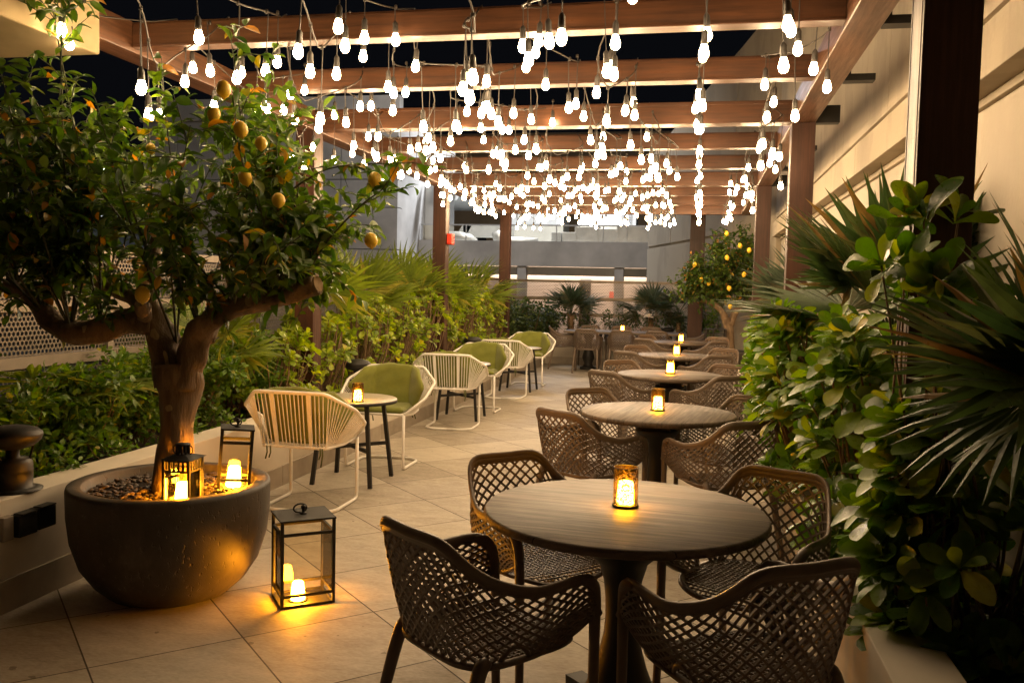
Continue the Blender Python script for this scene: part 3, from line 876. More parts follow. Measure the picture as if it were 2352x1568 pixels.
def make_side(label):
    t = thing('side_table', label, 'table', (0, 0, 0), 0, 'round side tables between the white chairs')
    obj('tabletop', MB().lathe([(.0001, .615), (.325, .615), (.332, .62), (.332, .636), (.326, .64), (.0001, .64)], 56), [Mt['stone_top']], t)
    k = MB().lathe([(.3335, .612), (.3345, .612), (.3345, .634), (.3335, .634)], 56); k.f = [f for f in k.f if len(f) == 4]; k.s = k.s[:len(k.f)]
    obj('edge_band', k, Mt['black'], t)
    for a in range(4):
        sx, sy = (1, 1, -1, -1)[a], (1, -1, -1, 1)[a]
        obj('leg', MB().bar((sx*.175, sy*.175, .613), (sx*.232, sy*.232, 0), .028, .028), Mt['black'], t)
    m = MB()
    for sx, sy in ((1, 1), (1, -1)): m.bar((-sx*.205, -sy*.205, .27+.003*sy), (sx*.205, sy*.205, .27+.003*sy), .022, .026)
    obj('stretcher', m, Mt['black'], t)
    return t
s0 = make_side('round side table with the lit candle, between the first two white chairs'); s0.location = (-2.56, 6.32, 0)
dup(s0, (-2.635, 9.78, 0), .03, 'middle round side table between the white chairs')
dup(s0, (-2.57, 12.81, 0), -.04, 'farthest round side table between the white chairs')

# ---------------------------------------------------------------- pot, lanterns, fixtures
POT = (-2.465, 3.78)
def make_pot(label, loc):
    t = thing('plant_pot', label, 'plant pot', (*loc, 0))
    m = MB().lathe([(.255, 0), (.285, .012), (.35, .07), (.41, .16), (.448, .28), (.462, .40), (.464, .52), (.460, .536), (.45, .54), (.40, .54), (.392, .534), (.385, .46)], 72)
    obj('bowl', m, Mt['pot'], t)
    m = MB(); n = 40
    vs = [(0, 0, .48)]; fs = []
    for q in range(1, 9):
        for k in range(n):
            a = 2*math.pi*k/n; r_ = .386*q/8; vs.append((r_*math.cos(a), r_*math.sin(a), .48+rnd.uniform(-.008, .008)+.012*math.cos(r_*6)))
    for k in range(n): fs.append((0, 1+k, 1+(k+1) % n))
    for q in range(7):
        for k in range(n): fs.append((1+q*n+k, 1+(q+1)*n+k, 1+(q+1)*n+(k+1) % n, 1+q*n+(k+1) % n))
    m.add(vs, fs, True); obj('soil', m, Mt['soil'], t)
    return t
make_pot('big dark concrete bowl pot holding the large lemon tree', POT)
m = MB()
ico = MB().lathe([(.0001, -1), (.6, -.8), (.95, -.3), (.95, .3), (.6, .8), (.0001, 1)], 7)
for k in range(900):
    a = rnd.uniform(0, 2*math.pi); r_ = .372*math.sqrt(rnd.random()); s_ = rnd.uniform(.006, .016)
    x, y = POT[0]+r_*math.cos(a), POT[1]+r_*math.sin(a); z = .50+.008*math.cos(r_*6)+rnd.uniform(-.003, .006)
    M_ = Matrix.Rotation(rnd.uniform(0, 6), 3, 'Z')@Matrix.Rotation(rnd.uniform(-.5, .5), 3, 'X')
    sx, sy, sz = s_*rnd.uniform(.9, 1.6), s_*rnd.uniform(.7, 1.1), s_*rnd.uniform(.35, .7)
    m.add([M_@Vector((v[0]*sx, v[1]*sy, v[2]*sz))+Vector((x, y, z)) for v in ico.v], ico.f, True)
tag(obj('pebbles', m, Mt['pebble']), 'brown pebbles covering the soil in the big pot', 'pebbles', kind='stuff')

def ring_handle(m, z, s=1.0):
    m.lathe([(.016*s, 0), (.016*s, .004*s), (.007*s, .008*s), (.007*s, .02*s), (.012*s, .026*s), (.012*s, .036*s), (.0001, .042*s)], 12, (0, 0, z))
    rr = [(.030*s*math.cos(a*math.pi/8)-.012*s, .012*s, z+.024*s+.020*s*math.sin(a*math.pi/8)) for a in range(16)]
    k = MB().tube(rr, .0038*s, 6, closed=True); m.add(k.v, k.f, True)
def make_lantern(label, w, d, h, loc, rz, tilt=(0, 0), candles=((0, 0),), ch=.085, cr=.033):
    t = thing('lantern', label, 'lantern', loc, rz, 'black metal lanterns with glowing candles')
    t.rotation_euler = (tilt[0], tilt[1], rz)
    f = MB(); b_ = .0145
    X, Y = w/2-b_/2, d/2-b_/2
    for sx in (-1, 1):
        for sy in (-1, 1): f.box((sx*X, sy*Y, h/2), (b_, b_, h-.004))
    for z in (.006, .055, h-.062):
        for sy in (-1, 1): f.box((0, sy*(Y-.0005), z), (w-2*b_-.0004, b_*.9, b_*.9))
        for sx in (-1, 1): f.box((sx*(X-.0005), 0, z), (b_*.9, d-2*b_-.0004, b_*.9))
    obj('frame', f, Mt['black'], t, bevel=.0008)
    m = MB(); m.box((0, 0, h+.003), (w+.004, d+.004, .009)); obj('roof', m, Mt['black'], t, bevel=.001)
    m = MB(); ring_handle(m, h+.0075, 1.05 if w > .2 else .9); obj('handle', m, Mt['black'], t)
    g = MB()
    z0, z1 = .062, h-.07
    for sy in (-1, 1): g.box((0, sy*(Y-.006), (z0+z1)/2), (w-2*b_, .0015, z1-z0))
    for sx in (-1, 1): g.box((sx*(X-.006), 0, (z0+z1)/2), (.0015, d-2*b_-.016, z1-z0))
    obj('glass', g, Mt['glass'], t)
    m = MB(); m.box((0, 0, .0045), (w-2*b_-.002, d-2*b_-.002, .004)); obj('base_plate', m, Mt['black'], t)
    for (cx, cy) in candles:
        obj('candle', candle_body(cr, cr*.78, ch), Mt['candle2'], t, loc=(cx, cy, .012))
        obj('saucer', MB().lathe([(cr*1.2, 0), (cr*1.3, .003), (cr*1.1, .005)], 20), Mt['black'], t, loc=(cx, cy, .007))
    return t
make_lantern('tall black lantern standing on the patio tiles beside the big pot', .255, .225, .405, (-1.80, 3.835, 0), R(38), candles=((-.03, -.03),), ch=.085, cr=.034)
make_lantern('tilted black lantern with ring handle, right one of the two in the pot', .155, .13, .30, (-2.205, 3.90, .492), R(30), (R(2), R(4)), ((.0, -.005),), .10, .036)
# small lantern with pierced chimney
t = thing('lantern', 'small black lantern with slotted chimney, left one of the two in the pot', 'lantern', (-2.288, 3.60, .49), R(4), 'black metal lanterns with glowing candles')
w_, h_ = .135, .205
f = MB()
for sx in (-1, 1):
    for sy in (-1, 1): f.box((sx*(w_/2-.006), sy*(w_/2-.006), h_/2), (.011, .011, h_))
for z in (.006, h_-.055, h_-.006):
    for s_ in (-1, 1):
        f.box((0, s_*(w_/2-.0065), z), (w_-.025, .009, .008)); f.box((s_*(w_/2-.0065), 0, z), (.009, w_-.025, .008))
for k in range(-2, 3):
    for s_ in (-1, 1):
        f.box((k*.022+.011, s_*(w_/2-.007), h_-.03), (.009, .004, .043)); f.box((s_*(w_/2-.007), k*.022+.011, h_-.03), (.004, .009, .043))
obj('frame', f, Mt['black'], t)
m = MB(); m.add([(-.078, -.078, h_), (.078, -.078, h_), (.078, .078, h_), (-.078, .078, h_), (-.03, -.03, h_+.016), (.03, -.03, h_+.016), (.03, .03, h_+.016), (-.03, .03, h_+.016)],
      [(3, 2, 1, 0), (4, 5, 6, 7), (0, 1, 5, 4), (1, 2, 6, 5), (2, 3, 7, 6), (3, 0, 4, 7)])
obj('roof', m, Mt['black'], t)
m = MB()
for k in range(10):
    a = 2*math.pi*k/10; m.box((.028*math.cos(a), .028*math.sin(a), h_+.035), (.008, .008, .045), a)
m.lathe([(.034, 0), (.034, .006), (.0001, .008)], 20, (0, 0, h_+.058)); m.lathe([(.033, 0), (.033, .006)], 20, (0, 0, h_+.012))
for s_ in (-1, 1):
    k = MB().tube([(s_*(.034+.014*math.sin(a*math.pi/8)), 0, h_+.018+.038*(1-math.cos(a*math.pi/8))/2) for a in range(9)], .003, 6); m.add(k.v, k.f, True)
obj('chimney', m, Mt['black'], t)
g = MB()
for s_ in (-1, 1): g.box((0, s_*(w_/2-.01), .08), (w_-.03, .0015, .13)); g.box((s_*(w_/2-.01), 0, .08), (.0015, w_-.03, .13))
obj('glass', g, Mt['glass'], t)
obj('candle', candle_body(.036, .028, .082), Mt['candle2'], t, loc=(0, 0, .008))
obj('base_plate', MB().box((0, 0, .004), (w_-.03, w_-.03, .004)), Mt['black'], t)

def make_dome(label):
    t = thing('dome_lamp', label, 'dome lamp', (0, 0, 0), 0, 'unlit black dome lamps on the planter walls')
    obj('base', MB().lathe([(.125, 0), (.128, .006), (.10, .014), (.085, .018), (.086, .09), (.088, .094), (.086, .10), (.085, .13), (.072, .15), (.03, .155), (.03, .2)], 28), Mt['iron'], t)
    obj('dome', MB().lathe([(.05, .195), (.095, .21), (.122, .235), (.130, .258), (.128, .27), (.108, .287), (.065, .30), (.0001, .305)], 32), Mt['iron'], t)
    for k in range(3):
        a = 2*math.pi*k/3+.5; obj('strut', MB().bar((.07*math.cos(a), .07*math.sin(a), .14), (.09*math.cos(a), .09*math.sin(a), .22), .01, .004), Mt['black'], t)
    return t
d0 = make_dome('unlit black dome lamp on the left wall, cut by the photo edge'); d0.location = (-3.11, 3.5, .51)
dup(d0, (-3.11, 7.75, .51), 1, 'unlit black dome lamp on the left wall behind the nearer green cushioned chair')
dup(d0, (-3.11, 12.1, .51), 2, 'unlit black dome lamp on the left wall next to the farther white chairs')
dup(d0, (-.55, 17.8, .507), 2, 'unlit black dome lamp on the far wall behind the right end of the long table')
t = thing('outdoor_socket', 'black weatherproof double socket box on the left planter wall', 'socket', (-2.999, 3.43, .385))
obj('backbox', MB().bb(0, .035, -.15, -.09, -.055, .055), Mt['rail'], t, bevel=.004)
for k in range(2):
    o_ = obj('cover', MB().bb(0, .062, -.085+k*.12, .025+k*.12, -.05+.004*k, .05+.004*k), Mt['black'], t, bevel=.006)
    obj('hinge', MB().bb(.02, .07, -.075+k*.12, .015+k*.12, .052+.004*k, .058+.004*k), Mt['black'], o_)
# console with lantern, far right
t = thing('console_stand', 'small black two-shelf stand by the far wall, left of the far lemon tree trunk', 'stand', (.32, 15.1, 0), R(5))
for z, nm in ((.92, 'shelf'), (.62, 'shelf')): obj(nm, MB().bb(-.17, .17, -.13, .13, z-.012, z), Mt['black'], t)
for sx in (-1, 1):
    for sy in (-1, 1): obj('leg', MB().bb(sx*.16-.008, sx*.16+.008, sy*.12-.008, sy*.12+.008, 0, .908), Mt['black'], t)
obj('rail', MB().bb(-.15, .15, -.125, -.115, .83, .845), Mt['black'], t)
t = thing('ornament', 'little black knobbed ornament on top of the far stand', 'ornament', (.34, 15.1, .92))
m = MB().lathe([(.03, 0), (.035, .01), (.02, .02), (.038, .045), (.038, .06), (.015, .08), (.012, .09), (.0001, .1)], 14)
k = MB().tube([(.045*math.cos(a*math.pi/8), 0, .05+.03*math.sin(a*math.pi/8)) for a in range(16)], .004, 5, closed=True); m.add(k.v, k.f, True)
obj('body', m, Mt['iron'], t)

# ---------------------------------------------------------------- vegetation
def leaf_template(widths, fold=.18, curl=.25, n=5, twist=0):
    """unit leaf along +X, width along Y, normal +Z"""
    vs = []; fs = []
    for i in range(n):
        u = i/(n-1); z = -curl*u*u+.04*math.sin(u*3); wv = widths[i]
        if wv < 1e-3: vs.append((u, 0, z)); 
        else: vs += [(u, -wv, z+fold*wv), (u, 0, z), (u, wv, z+fold*wv*(1+twist))]
    idx = []; k = 0
    for i in range(n):
        if widths[i] < 1e-3: idx.append([k]); k += 1
        else: idx.append([k, k+1, k+2]); k += 3
    for a, b_ in zip(idx[:-1], idx[1:]):
        if len(a) == 1 and len(b_) == 3: fs += [(a[0], b_[1], b_[0]), (a[0], b_[2], b_[1])]
        elif len(a) == 3 and len(b_) == 3: fs += [(a[0], a[1], b_[1], b_[0]), (a[1], a[2], b_[2], b_[1])]
        else: fs += [(a[0], a[1], b_[0]), (a[1], a[2], b_[0])]
    return np.array(vs, float), fs
OVAL = [leaf_template([0, .30, .40, .30, 0], .25, c_) for c_ in (.05, .25, .5)]
def obov(curl, fold):
    us = (0, .22, .45, .66, .82, .93, 1); ws = (.05, .10, .25, .385, .40, .29, .11)
    vs = []; fs = []
    for u, wv in zip(us, ws):
        z = -curl*u*u+.03*math.sin(u*4); vs += [(u, -wv, z+fold*wv), (u+(.012 if u == 1 else 0), 0, z), (u, wv, z+fold*wv)]
    for i in range(len(us)-1):
        a = i*3; fs += [(a, a+1, a+4, a+3), (a+1, a+2, a+5, a+4)]
    return np.array(vs, float), fs
OBOV = [obov(.06, .12), obov(.25, .2), obov(.5, .25), obov(-.12, .2)]
SMALL = [leaf_template([0, .34, .30, 0], .2, c_, 4) for c_ in (.05, .3)]
class Leaves:
    def __init__(s): s.V = []; s.F = []; s.n = 0
    def put(s, T, P, X, Z, L, W):
        """T templates list; P,X,Z arrays (k,3); L,W arrays"""
        P = np.asarray(P, float); X = np.asarray(X, float); Z = np.asarray(Z, float)
        if len(P) == 0: return
        X = X/np.linalg.norm(X, axis=1)[:, None]
        Y = np.cross(Z, X); nn = np.linalg.norm(Y, axis=1)[:, None]; nn[nn < 1e-6] = 1; Y = Y/nn
        Z = np.cross(X, Y)
        which = nr.randint(len(T), size=len(P))
        for ti, (tv, tf) in enumerate(T):
            sel = np.where(which == ti)[0]
            if len(sel) == 0: continue
            l = np.asarray(L)[sel][:, None, None]; wd = np.asarray(W)[sel][:, None, None]
            v = P[sel][:, None, :]+X[sel][:, None, :]*tv[None, :, 0:1]*l+Y[sel][:, None, :]*tv[None, :, 1:2]*wd+Z[sel][:, None, :]*tv[None, :, 2:3]*l
            base = s.n
            s.V.append(v.reshape(-1, 3)); m_ = len(tv)
            for k in range(len(sel)):
                o_ = base+k*m_
                for f in tf: s.F.append([i+o_ for i in f])
            s.n += len(sel)*m_
    def mesh(s, name, smooth=True):
        V = np.concatenate(s.V); me = bpy.data.meshes.new(name)
        me.vertices.add(len(V)); me.vertices.foreach_set('co', V.ravel())
        ln = np.array([len(f) for f in s.F]); me.loops.add(int(ln.sum())); me.polygons.add(len(ln))
        me.loops.foreach_set('vertex_index', np.array([i for f in s.F for i in f], dtype=np.int32))
        st = np.concatenate([[0], np.cumsum(ln)[:-1]]).astype(np.int32)
        me.polygons.foreach_set('loop_start', st)
        me.polygons.foreach_set('use_smooth', np.full(len(ln), smooth))
        me.update(calc_edges=True); me.validate(); return me
def rv(n): 
    v = nr.normal(size=(n, 3)); return v/np.linalg.norm(v, axis=1)[:, None]

# ---- lemon trees
def lemon_mesh():
    return MB().lathe([(.0001, -1.12), (.12, -1.08), (.2, -.98), (.55, -.78), (.86, -.4), (.94, 0), (.86, .42), (.55, .8), (.25, .95), (.12, .99), (.0001, 1.0)], 14).mesh('lemon')
lem = lemon_mesh(); lem.materials.append(Mt['lemon'])
def grow_crown(tree, starts, top, xr, yr, zb, nshoot, leafL, seed, S=1.0, extra=()):
    """shoots rise from the limbs to a ragged outline; leaves sit along shoots and side twigs"""
    r = random.Random(seed); tw = MB(); P = []; X = []; Z = []; LL = []
    paths = []
    for k in range(nshoot):
        x = r.uniform(*xr); y = r.gauss(sum(yr)/2, (yr[1]-yr[0])/3.2); y = min(max(y, yr[0]), yr[1])
        zt = top(x)
        z = zb+(zt-zb)*(r.random()**.75)*r.uniform(.9, 1.04)
        tip = Vector((x, y, z))
        s0_ = min(starts, key=lambda q: (Vector((q[0]-x, q[1]-y, 0))).length*r.uniform(.5, 1.4)+abs(q[2]-z)*.1)
        s0_ = Vector(s0_)
        mid = s0_.lerp(tip, .5)+Vector((r.uniform(-.12, .12), r.uniform(-.12, .12), r.uniform(-.05, .15)))*S
        paths.append((cat_rom([s0_, mid, tip], 7), .0065*S, 1.0))
    for e in extra: paths.append((cat_rom(e, 7), .006*S, .55))
    for path, rad, dens in paths:
        Lp = [p for p in path]
        tw.tube(Lp, [rad*(1-.65*i/(len(Lp)-1)) for i in range(len(Lp))], 5, caps=False)
        segs = [(Lp, .25)]
        ln = sum((Lp[i+1]-Lp[i]).length for i in range(len(Lp)-1))
        for q in range(int(3+ln*7*dens/S)):
            b0 = lerp_list(Lp, r.uniform(.2, .98)); d = Vector((r.gauss(0, 1), r.gauss(0, 1), r.gauss(.35, .7))).normalized()
            l = r.uniform(.10, .26)*S; t1 = b0+d*l+Vector((0, 0, r.uniform(-.03, .04)))*S
            sg = [b0, b0.lerp(t1, .5)+Vector((0, 0, .015*S)), t1]
            tw.tube(sg, [.0028*S, .0022*S, .0014*S], 4, caps=False); segs.append((sg, 0))
        for sg, t0 in segs:
            ln2 = sum((sg[i+1]-sg[i]).length for i in range(len(sg)-1))
            n_ = max(2, int(ln2*(1-t0)/(.024*S)*(dens if t0 else 1)))
            for i in range(n_):
                u = t0+(1-t0)*(i+r.random())/n_; u = min(u, .999)
                p = lerp_list(sg, u); d = (lerp_list(sg, min(1, u+.05))-lerp_list(sg, max(0, u-.05)))
                if d.length < 1e-6: continue
                d.normalize(); rr = Vector((r.gauss(0, 1), r.gauss(0, 1), r.gauss(0, .7))).normalized()
                dr = (d*.45+rr*.9+Vector((0, 0, -.12))).normalized()
                P.append(p); X.append(dr); Z.append(Vector((r.gauss(0, .55), r.gauss(0, .55), 1)).normalized()); LL.append(leafL*r.uniform(.6, 1.25))
    obj('twigs', tw, Mt['twig'], tree)
    lv = Leaves(); LL = np.array(LL)
    lv.put(OVAL, [tuple(p) for p in P], [tuple(p) for p in X], [tuple(p) for p in Z], LL, LL*.62*nr.uniform(.8, 1.15, len(LL)))
    me = lv.mesh('crown'); me.materials.append(Mt['leaf_lemon'])
    obj('crown', me, None, tree)
    return len(P)
lt = thing('lemon_tree', 'large old lemon tree with thick forked trunk in the big bowl pot', 'tree', (POT[0], POT[1], .48))
OX, OY, OZ = POT[0], POT[1], .48
def loc(p): return (p[0]-OX, p[1]-OY, p[2]-OZ)
def wtube(mb, pts, rad, n=14, amp=.12, seed=0, caps=True):
    """gnarled limb"""
    r = random.Random(seed); P = cat_rom(pts, 6); m_ = len(P); rs = []
    for i in range(m_): rs.append(lerp_list(rad, i/(m_-1)))
    n0 = len(mb.v); mb.tube(P, rs, n, caps=caps)
    ph = [r.uniform(0, 6) for _ in range(4)]
    for i in range(m_):
        c_ = P[i]
        for k in range(n):
            v = Vector(mb.v[n0+i*n+k]); d = v-c_
            t_ = 2*math.pi*k/n
            s_ = 1+amp*(math.sin(3*t_+ph[0]+i*.25)*.5+math.sin(2*t_+ph[1]-i*.4)*.45+math.sin(5*t_+i*.7+ph[2])*.22+math.sin(i*.9+ph[3])*.3)
            mb.v[n0+i*n+k] = tuple(c_+d*s_)
tr = MB()
wtube(tr, [loc(p) for p in [(-2.42, 3.74, .44), (-2.425, 3.745, .56), (-2.43, 3.76, .72), (-2.425, 3.77, .88), (-2.42, 3.78, 1.0), (-2.43, 3.79, 1.10)]], [.112, .092, .080, .082, .104, .118], 26, .10, 3)
wtube(tr, [loc(p) for p in [(-2.47, 3.79, 1.0), (-2.50, 3.79, 1.14), (-2.54, 3.8, 1.26), (-2.60, 3.8, 1.38), (-2.63, 3.85, 1.55), (-2.60, 3.9, 1.8)]], [.085, .072, .066, .058, .04, .02], 18, .2, 5)
wtube(tr, [loc(p) for p in [(-2.39, 3.78, 1.0), (-2.36, 3.77, 1.13), (-2.31, 3.76, 1.25), (-2.22, 3.74, 1.33), (-2.09, 3.72, 1.385), (-1.92, 3.70, 1.42), (-1.78, 3.68, 1.465), (-1.66, 3.66, 1.505)]], [.078, .068, .062, .052, .044, .042, .042, .040], 18, .22, 6)
wtube(tr, [loc(p) for p in [(-2.56, 3.79, 1.30), (-2.68, 3.76, 1.305), (-2.82, 3.72, 1.26), (-2.95, 3.70, 1.245), (-3.06, 3.70, 1.29), (-3.14, 3.72, 1.38), (-3.24, 3.74, 1.43), (-3.36, 3.76, 1.475)]], [.07, .062, .058, .06, .052, .045, .036, .03], 12, .18, 8)
wtube(tr, [loc(p) for p in [(-2.60, 3.82, 1.36), (-2.72, 3.86, 1.42), (-2.86, 3.9, 1.455), (-3.0, 3.96, 1.5), (-3.1, 4.05, 1.6)]], [.05, .045, .042, .03, .015], 10, .15, 9)
wtube(tr, [loc(p) for p in [(-2.30, 3.78, 1.24), (-2.26, 3.88, 1.4), (-2.18, 3.95, 1.55), (-2.12, 4.0, 1.8)]], [.06, .045, .032, .015], 10, .15, 10)
wtube(tr, [loc(p) for p in [(-2.55, 3.70, 1.33), (-2.50, 3.62, 1.375), (-2.47, 3.56, 1.36), (-2.455, 3.52, 1.40)]], [.03, .034, .03, .024], 10, .15, 12)
obj('trunk', tr, Mt['bark'], lt)
obj('cut_end', MB().tube([loc((-1.663, 3.66, 1.504)), loc((-1.655, 3.659, 1.506))], .036, 14), Mt['cut'], lt)
def prof(xs):
    def f(x):
        for (a, za), (b_, zb_) in zip(xs[:-1], xs[1:]):
            if a <= x <= b_: return za+(zb_-za)*(x-a)/(b_-a)
        return xs[0][1] if x < xs[0][0] else xs[-1][1]
    return f
top1 = prof([(x-OX, z-OZ) for x, z in [(-3.55, 2.15), (-3.35, 2.42), (-3.1, 2.5), (-2.85, 2.46), (-2.6, 2.52), (-2.4, 2.66), (-2.2, 2.70), (-2.05, 2.72), (-1.92, 2.45), (-1.8, 2.2), (-1.68, 1.9), (-1.58, 1.7)]])
starts1 = [loc(p) for p in [(-3.3, 3.75, 1.45), (-3.1, 3.7, 1.33), (-2.95, 3.7, 1.25), (-2.8, 3.72, 1.28), (-2.65, 3.8, 1.45), (-2.62, 3.85, 1.6), (-2.45, 3.8, 1.2), (-2.3, 3.76, 1.26), (-2.2, 3.9, 1.5), (-2.1, 3.72, 1.4), (-1.92, 3.7, 1.43), (-1.78, 3.68, 1.47), (-2.9, 3.9, 1.46), (-3.05, 4.0, 1.55), (-2.12, 4.0, 1.75)]]
ex = [[loc(p) for p in e] for e in [
    [(-2.95, 3.7, 1.3), (-2.88, 3.7, 1.85), (-2.93, 3.68, 2.3), (-2.99, 3.66, 2.72), (-2.9, 3.62, 2.83)],
    [(-2.98, 3.7, 1.9), (-2.96, 3.66, 2.6), (-2.86, 3.6, 2.78)],
    [(-2.05, 3.7, 1.42), (-2.0, 3.65, 1.9), (-2.02, 3.6, 2.35), (-2.06, 3.6, 2.62)],
    [(-1.92, 3.7, 1.45), (-1.87, 3.7, 1.84), (-1.70, 3.7, 1.99), (-1.53, 3.7, 2.035), (-1.33, 3.7, 2.04)],
    [(-1.75, 3.68, 1.50), (-1.62, 3.68, 1.70), (-1.46, 3.68, 1.86), (-1.36, 3.67, 1.93), (-1.28, 3.66, 2.05)],
    [(-1.80, 3.68, 1.5), (-1.70, 3.68, 1.66), (-1.78, 3.7, 1.9), (-1.70, 3.72, 2.12)],
    [(-3.35, 3.75, 1.5), (-3.38, 3.7, 2.1), (-3.44, 3.7, 2.55)]]]
grow_crown(lt, starts1, top1, (-3.55-OX, -1.62-OX), (-.62, .55), 1.40-OZ, 108, .072, 21, 1.0, ex)
for (x, y, z, s_) in [(-1.95, 3.36, 2.30, 1), (-1.97, 3.32, 2.19, .85), (-1.86, 3.34, 2.13, .95), (-1.79, 3.38, 2.08, .8), (-1.86, 3.38, 1.94, .95), (-1.40, 3.67, 1.965, 1), (-1.41, 3.66, 1.70, .95), (-2.37, 3.42, 1.44, 1.05), (-1.90, 3.42, 1.52, .95), (-1.73, 3.42, 1.85, .9), (-2.45, 3.6, 2.1, .7)]:
    o = bpy.data.objects.new('lemon', lem); C.objects.link(o); o.parent = lt
    o.location = loc((x, y, z)); q = .0335*s_; o.scale = (q, q, q*1.12); o.rotation_euler = (rnd.uniform(-.35, .35), rnd.uniform(-.35, .35), rnd.uniform(0, 6))

# far lemon tree, in its own pot
P2 = (.56, 15.35)
make_pot('far concrete bowl pot holding the smaller lemon tree near the end wall', P2)
l2 = thing('lemon_tree', 'smaller far lemon tree dotted with ripe lemons near the end wall', 'tree', (*P2, .48))
tr = MB()
wtube(tr, [(0, 0, -.03), (.0, 0, .2), (-.02, 0, .45), (-.06, 0, .62)], [.105, .085, .08, .075], 14, .1, 31)
wtube(tr, [(-.04, 0, .5), (-.14, 0, .72), (-.3, -.02, .86), (-.5, -.05, .92)], [.07, .055, .05, .04], 10, .15, 32)
wtube(tr, [(.0, 0, .5), (.1, .02, .75), (.25, .05, .9), (.4, .1, 1.05)], [.07, .055, .04, .03], 10, .15, 33)
obj('trunk', tr, Mt['bark'], l2)
top2 = prof([(-1.15, 1.15), (-.9, 1.35), (-.5, 1.75), (-.2, 2.1), (.1, 2.3), (.4, 2.2), (.7, 1.6)])
grow_crown(l2, [(-.5, -.05, .92), (-.3, 0, .86), (-.14, 0, .75), (.1, 0, .75), (.25, .05, .9), (.38, .1, 1.0)], top2, (-.85, .55), (-.5, .4), .85, 100, .085, 41, 1.15,
           [[(-.5, -.05, .92), (-.75, -.1, 1.1), (-1.05, -.15, 1.2)], [(-.45, -.05, .92), (-.8, -.1, .95), (-1.1, -.12, 1.02)]])
for (x, y, z) in [(-.12, -.4, 2.02), (.1, -.45, 1.82), (-.62, -.4, 1.5), (-.1, -.45, 1.62), (-.38, -.4, 1.2), (-.05, -.45, 1.12), (.25, -.4, 1.75), (-.02, -.4, .82), (-.5, -.4, 1.25), (.18, -.45, 1.35)]:
    o = bpy.data.objects.new('lemon', lem); C.objects.link(o); o.parent = l2
    o.location = (x, y, z); o.scale = (.04, .04, .046); o.rotation_euler = (rnd.uniform(-.35, .35), rnd.uniform(-.35, .35), 0)

# ---- rosette shrubs (large fleshy leaves on bare bent stems)
def rosette_shrub(label, loc_, rx, ry, zlo, zhi, nros, leafL, mat_, seed, lean=(0, 0), group='glossy rosette shrubs in the planters', stemr=.007, wr=.8, aisle=0):
    t = thing('glossy_shrub', label, 'shrub', loc_, 0, group)
    r = random.Random(seed); st = MB(); lv = Leaves(); P = []; X = []; Z = []; LL = []
    for k in range(nros):
        a = r.uniform(0, 2*math.pi) if r.random() > aisle else r.uniform(2.0, 4.3)
        q = math.sqrt(r.random()); z = zlo+(zhi-zlo)*r.random()**(.8 if aisle == 0 else 1.0)
        sh = math.sqrt(max(.1, 1-((z-zlo)/(zhi-zlo)*.8)**2))*(1 if z > .2 or aisle == 0 else .8)
        q = q*.45+.55 if r.random() < .75 else q
        x, y = rx*q*sh*math.cos(a)+lean[0]*(z/zhi), ry*q*sh*math.sin(a)+lean[1]*(z/zhi)
        tip = Vector((x, y, z)); base = Vector((x*.25+r.uniform(-.06, .06), y*.35+r.uniform(-.08, .08), 0))
        mid = base.lerp(tip, .5)+Vector((r.uniform(-.06, .06), r.uniform(-.06, .06), r.uniform(-.12, .02)))
        path = cat_rom([base, mid, tip], 5)
        st.tube(path, [stemr*(1.25-.6*i/(len(path)-1)) for i in range(len(path))], 5, caps=False)
        ax = (Vector((x*.9, y*.9, 0))*1.0/max(rx, ry)+Vector((r.gauss(0, .25), r.gauss(0, .25), .75))).normalized()
        nl = r.randint(8, 13); u1 = ax.orthogonal().normalized(); u2 = ax.cross(u1)
        ph = r.uniform(0, 6)
        for i in range(nl):
            an = ph+i*2.4; f_ = i/nl
            el = R(12)+R(62)*f_
            d = (u1*math.cos(an)+u2*math.sin(an))*math.cos(el)+ax*math.sin(el)
            P.append(tip-ax*(.035*(1-f_))); X.append(d); Z.append(ax+Vector((r.gauss(0, .15), r.gauss(0, .15), r.gauss(0, .15)))); LL.append(leafL*r.uniform(.6, 1.2)*(1-.35*f_))
    obj('stem', st, Mt['stem'], t)
    LL = np.array(LL)
    lv.put(OBOV, [tuple(p) for p in P], [tuple(p) for p in X], [tuple(p) for p in Z], LL, LL*nr.uniform(.75, 1.0, len(LL))*wr)
    me = lv.mesh('foliage'); me.materials.append(Mt[mat_]); obj('foliage', me, None, t)
    return t
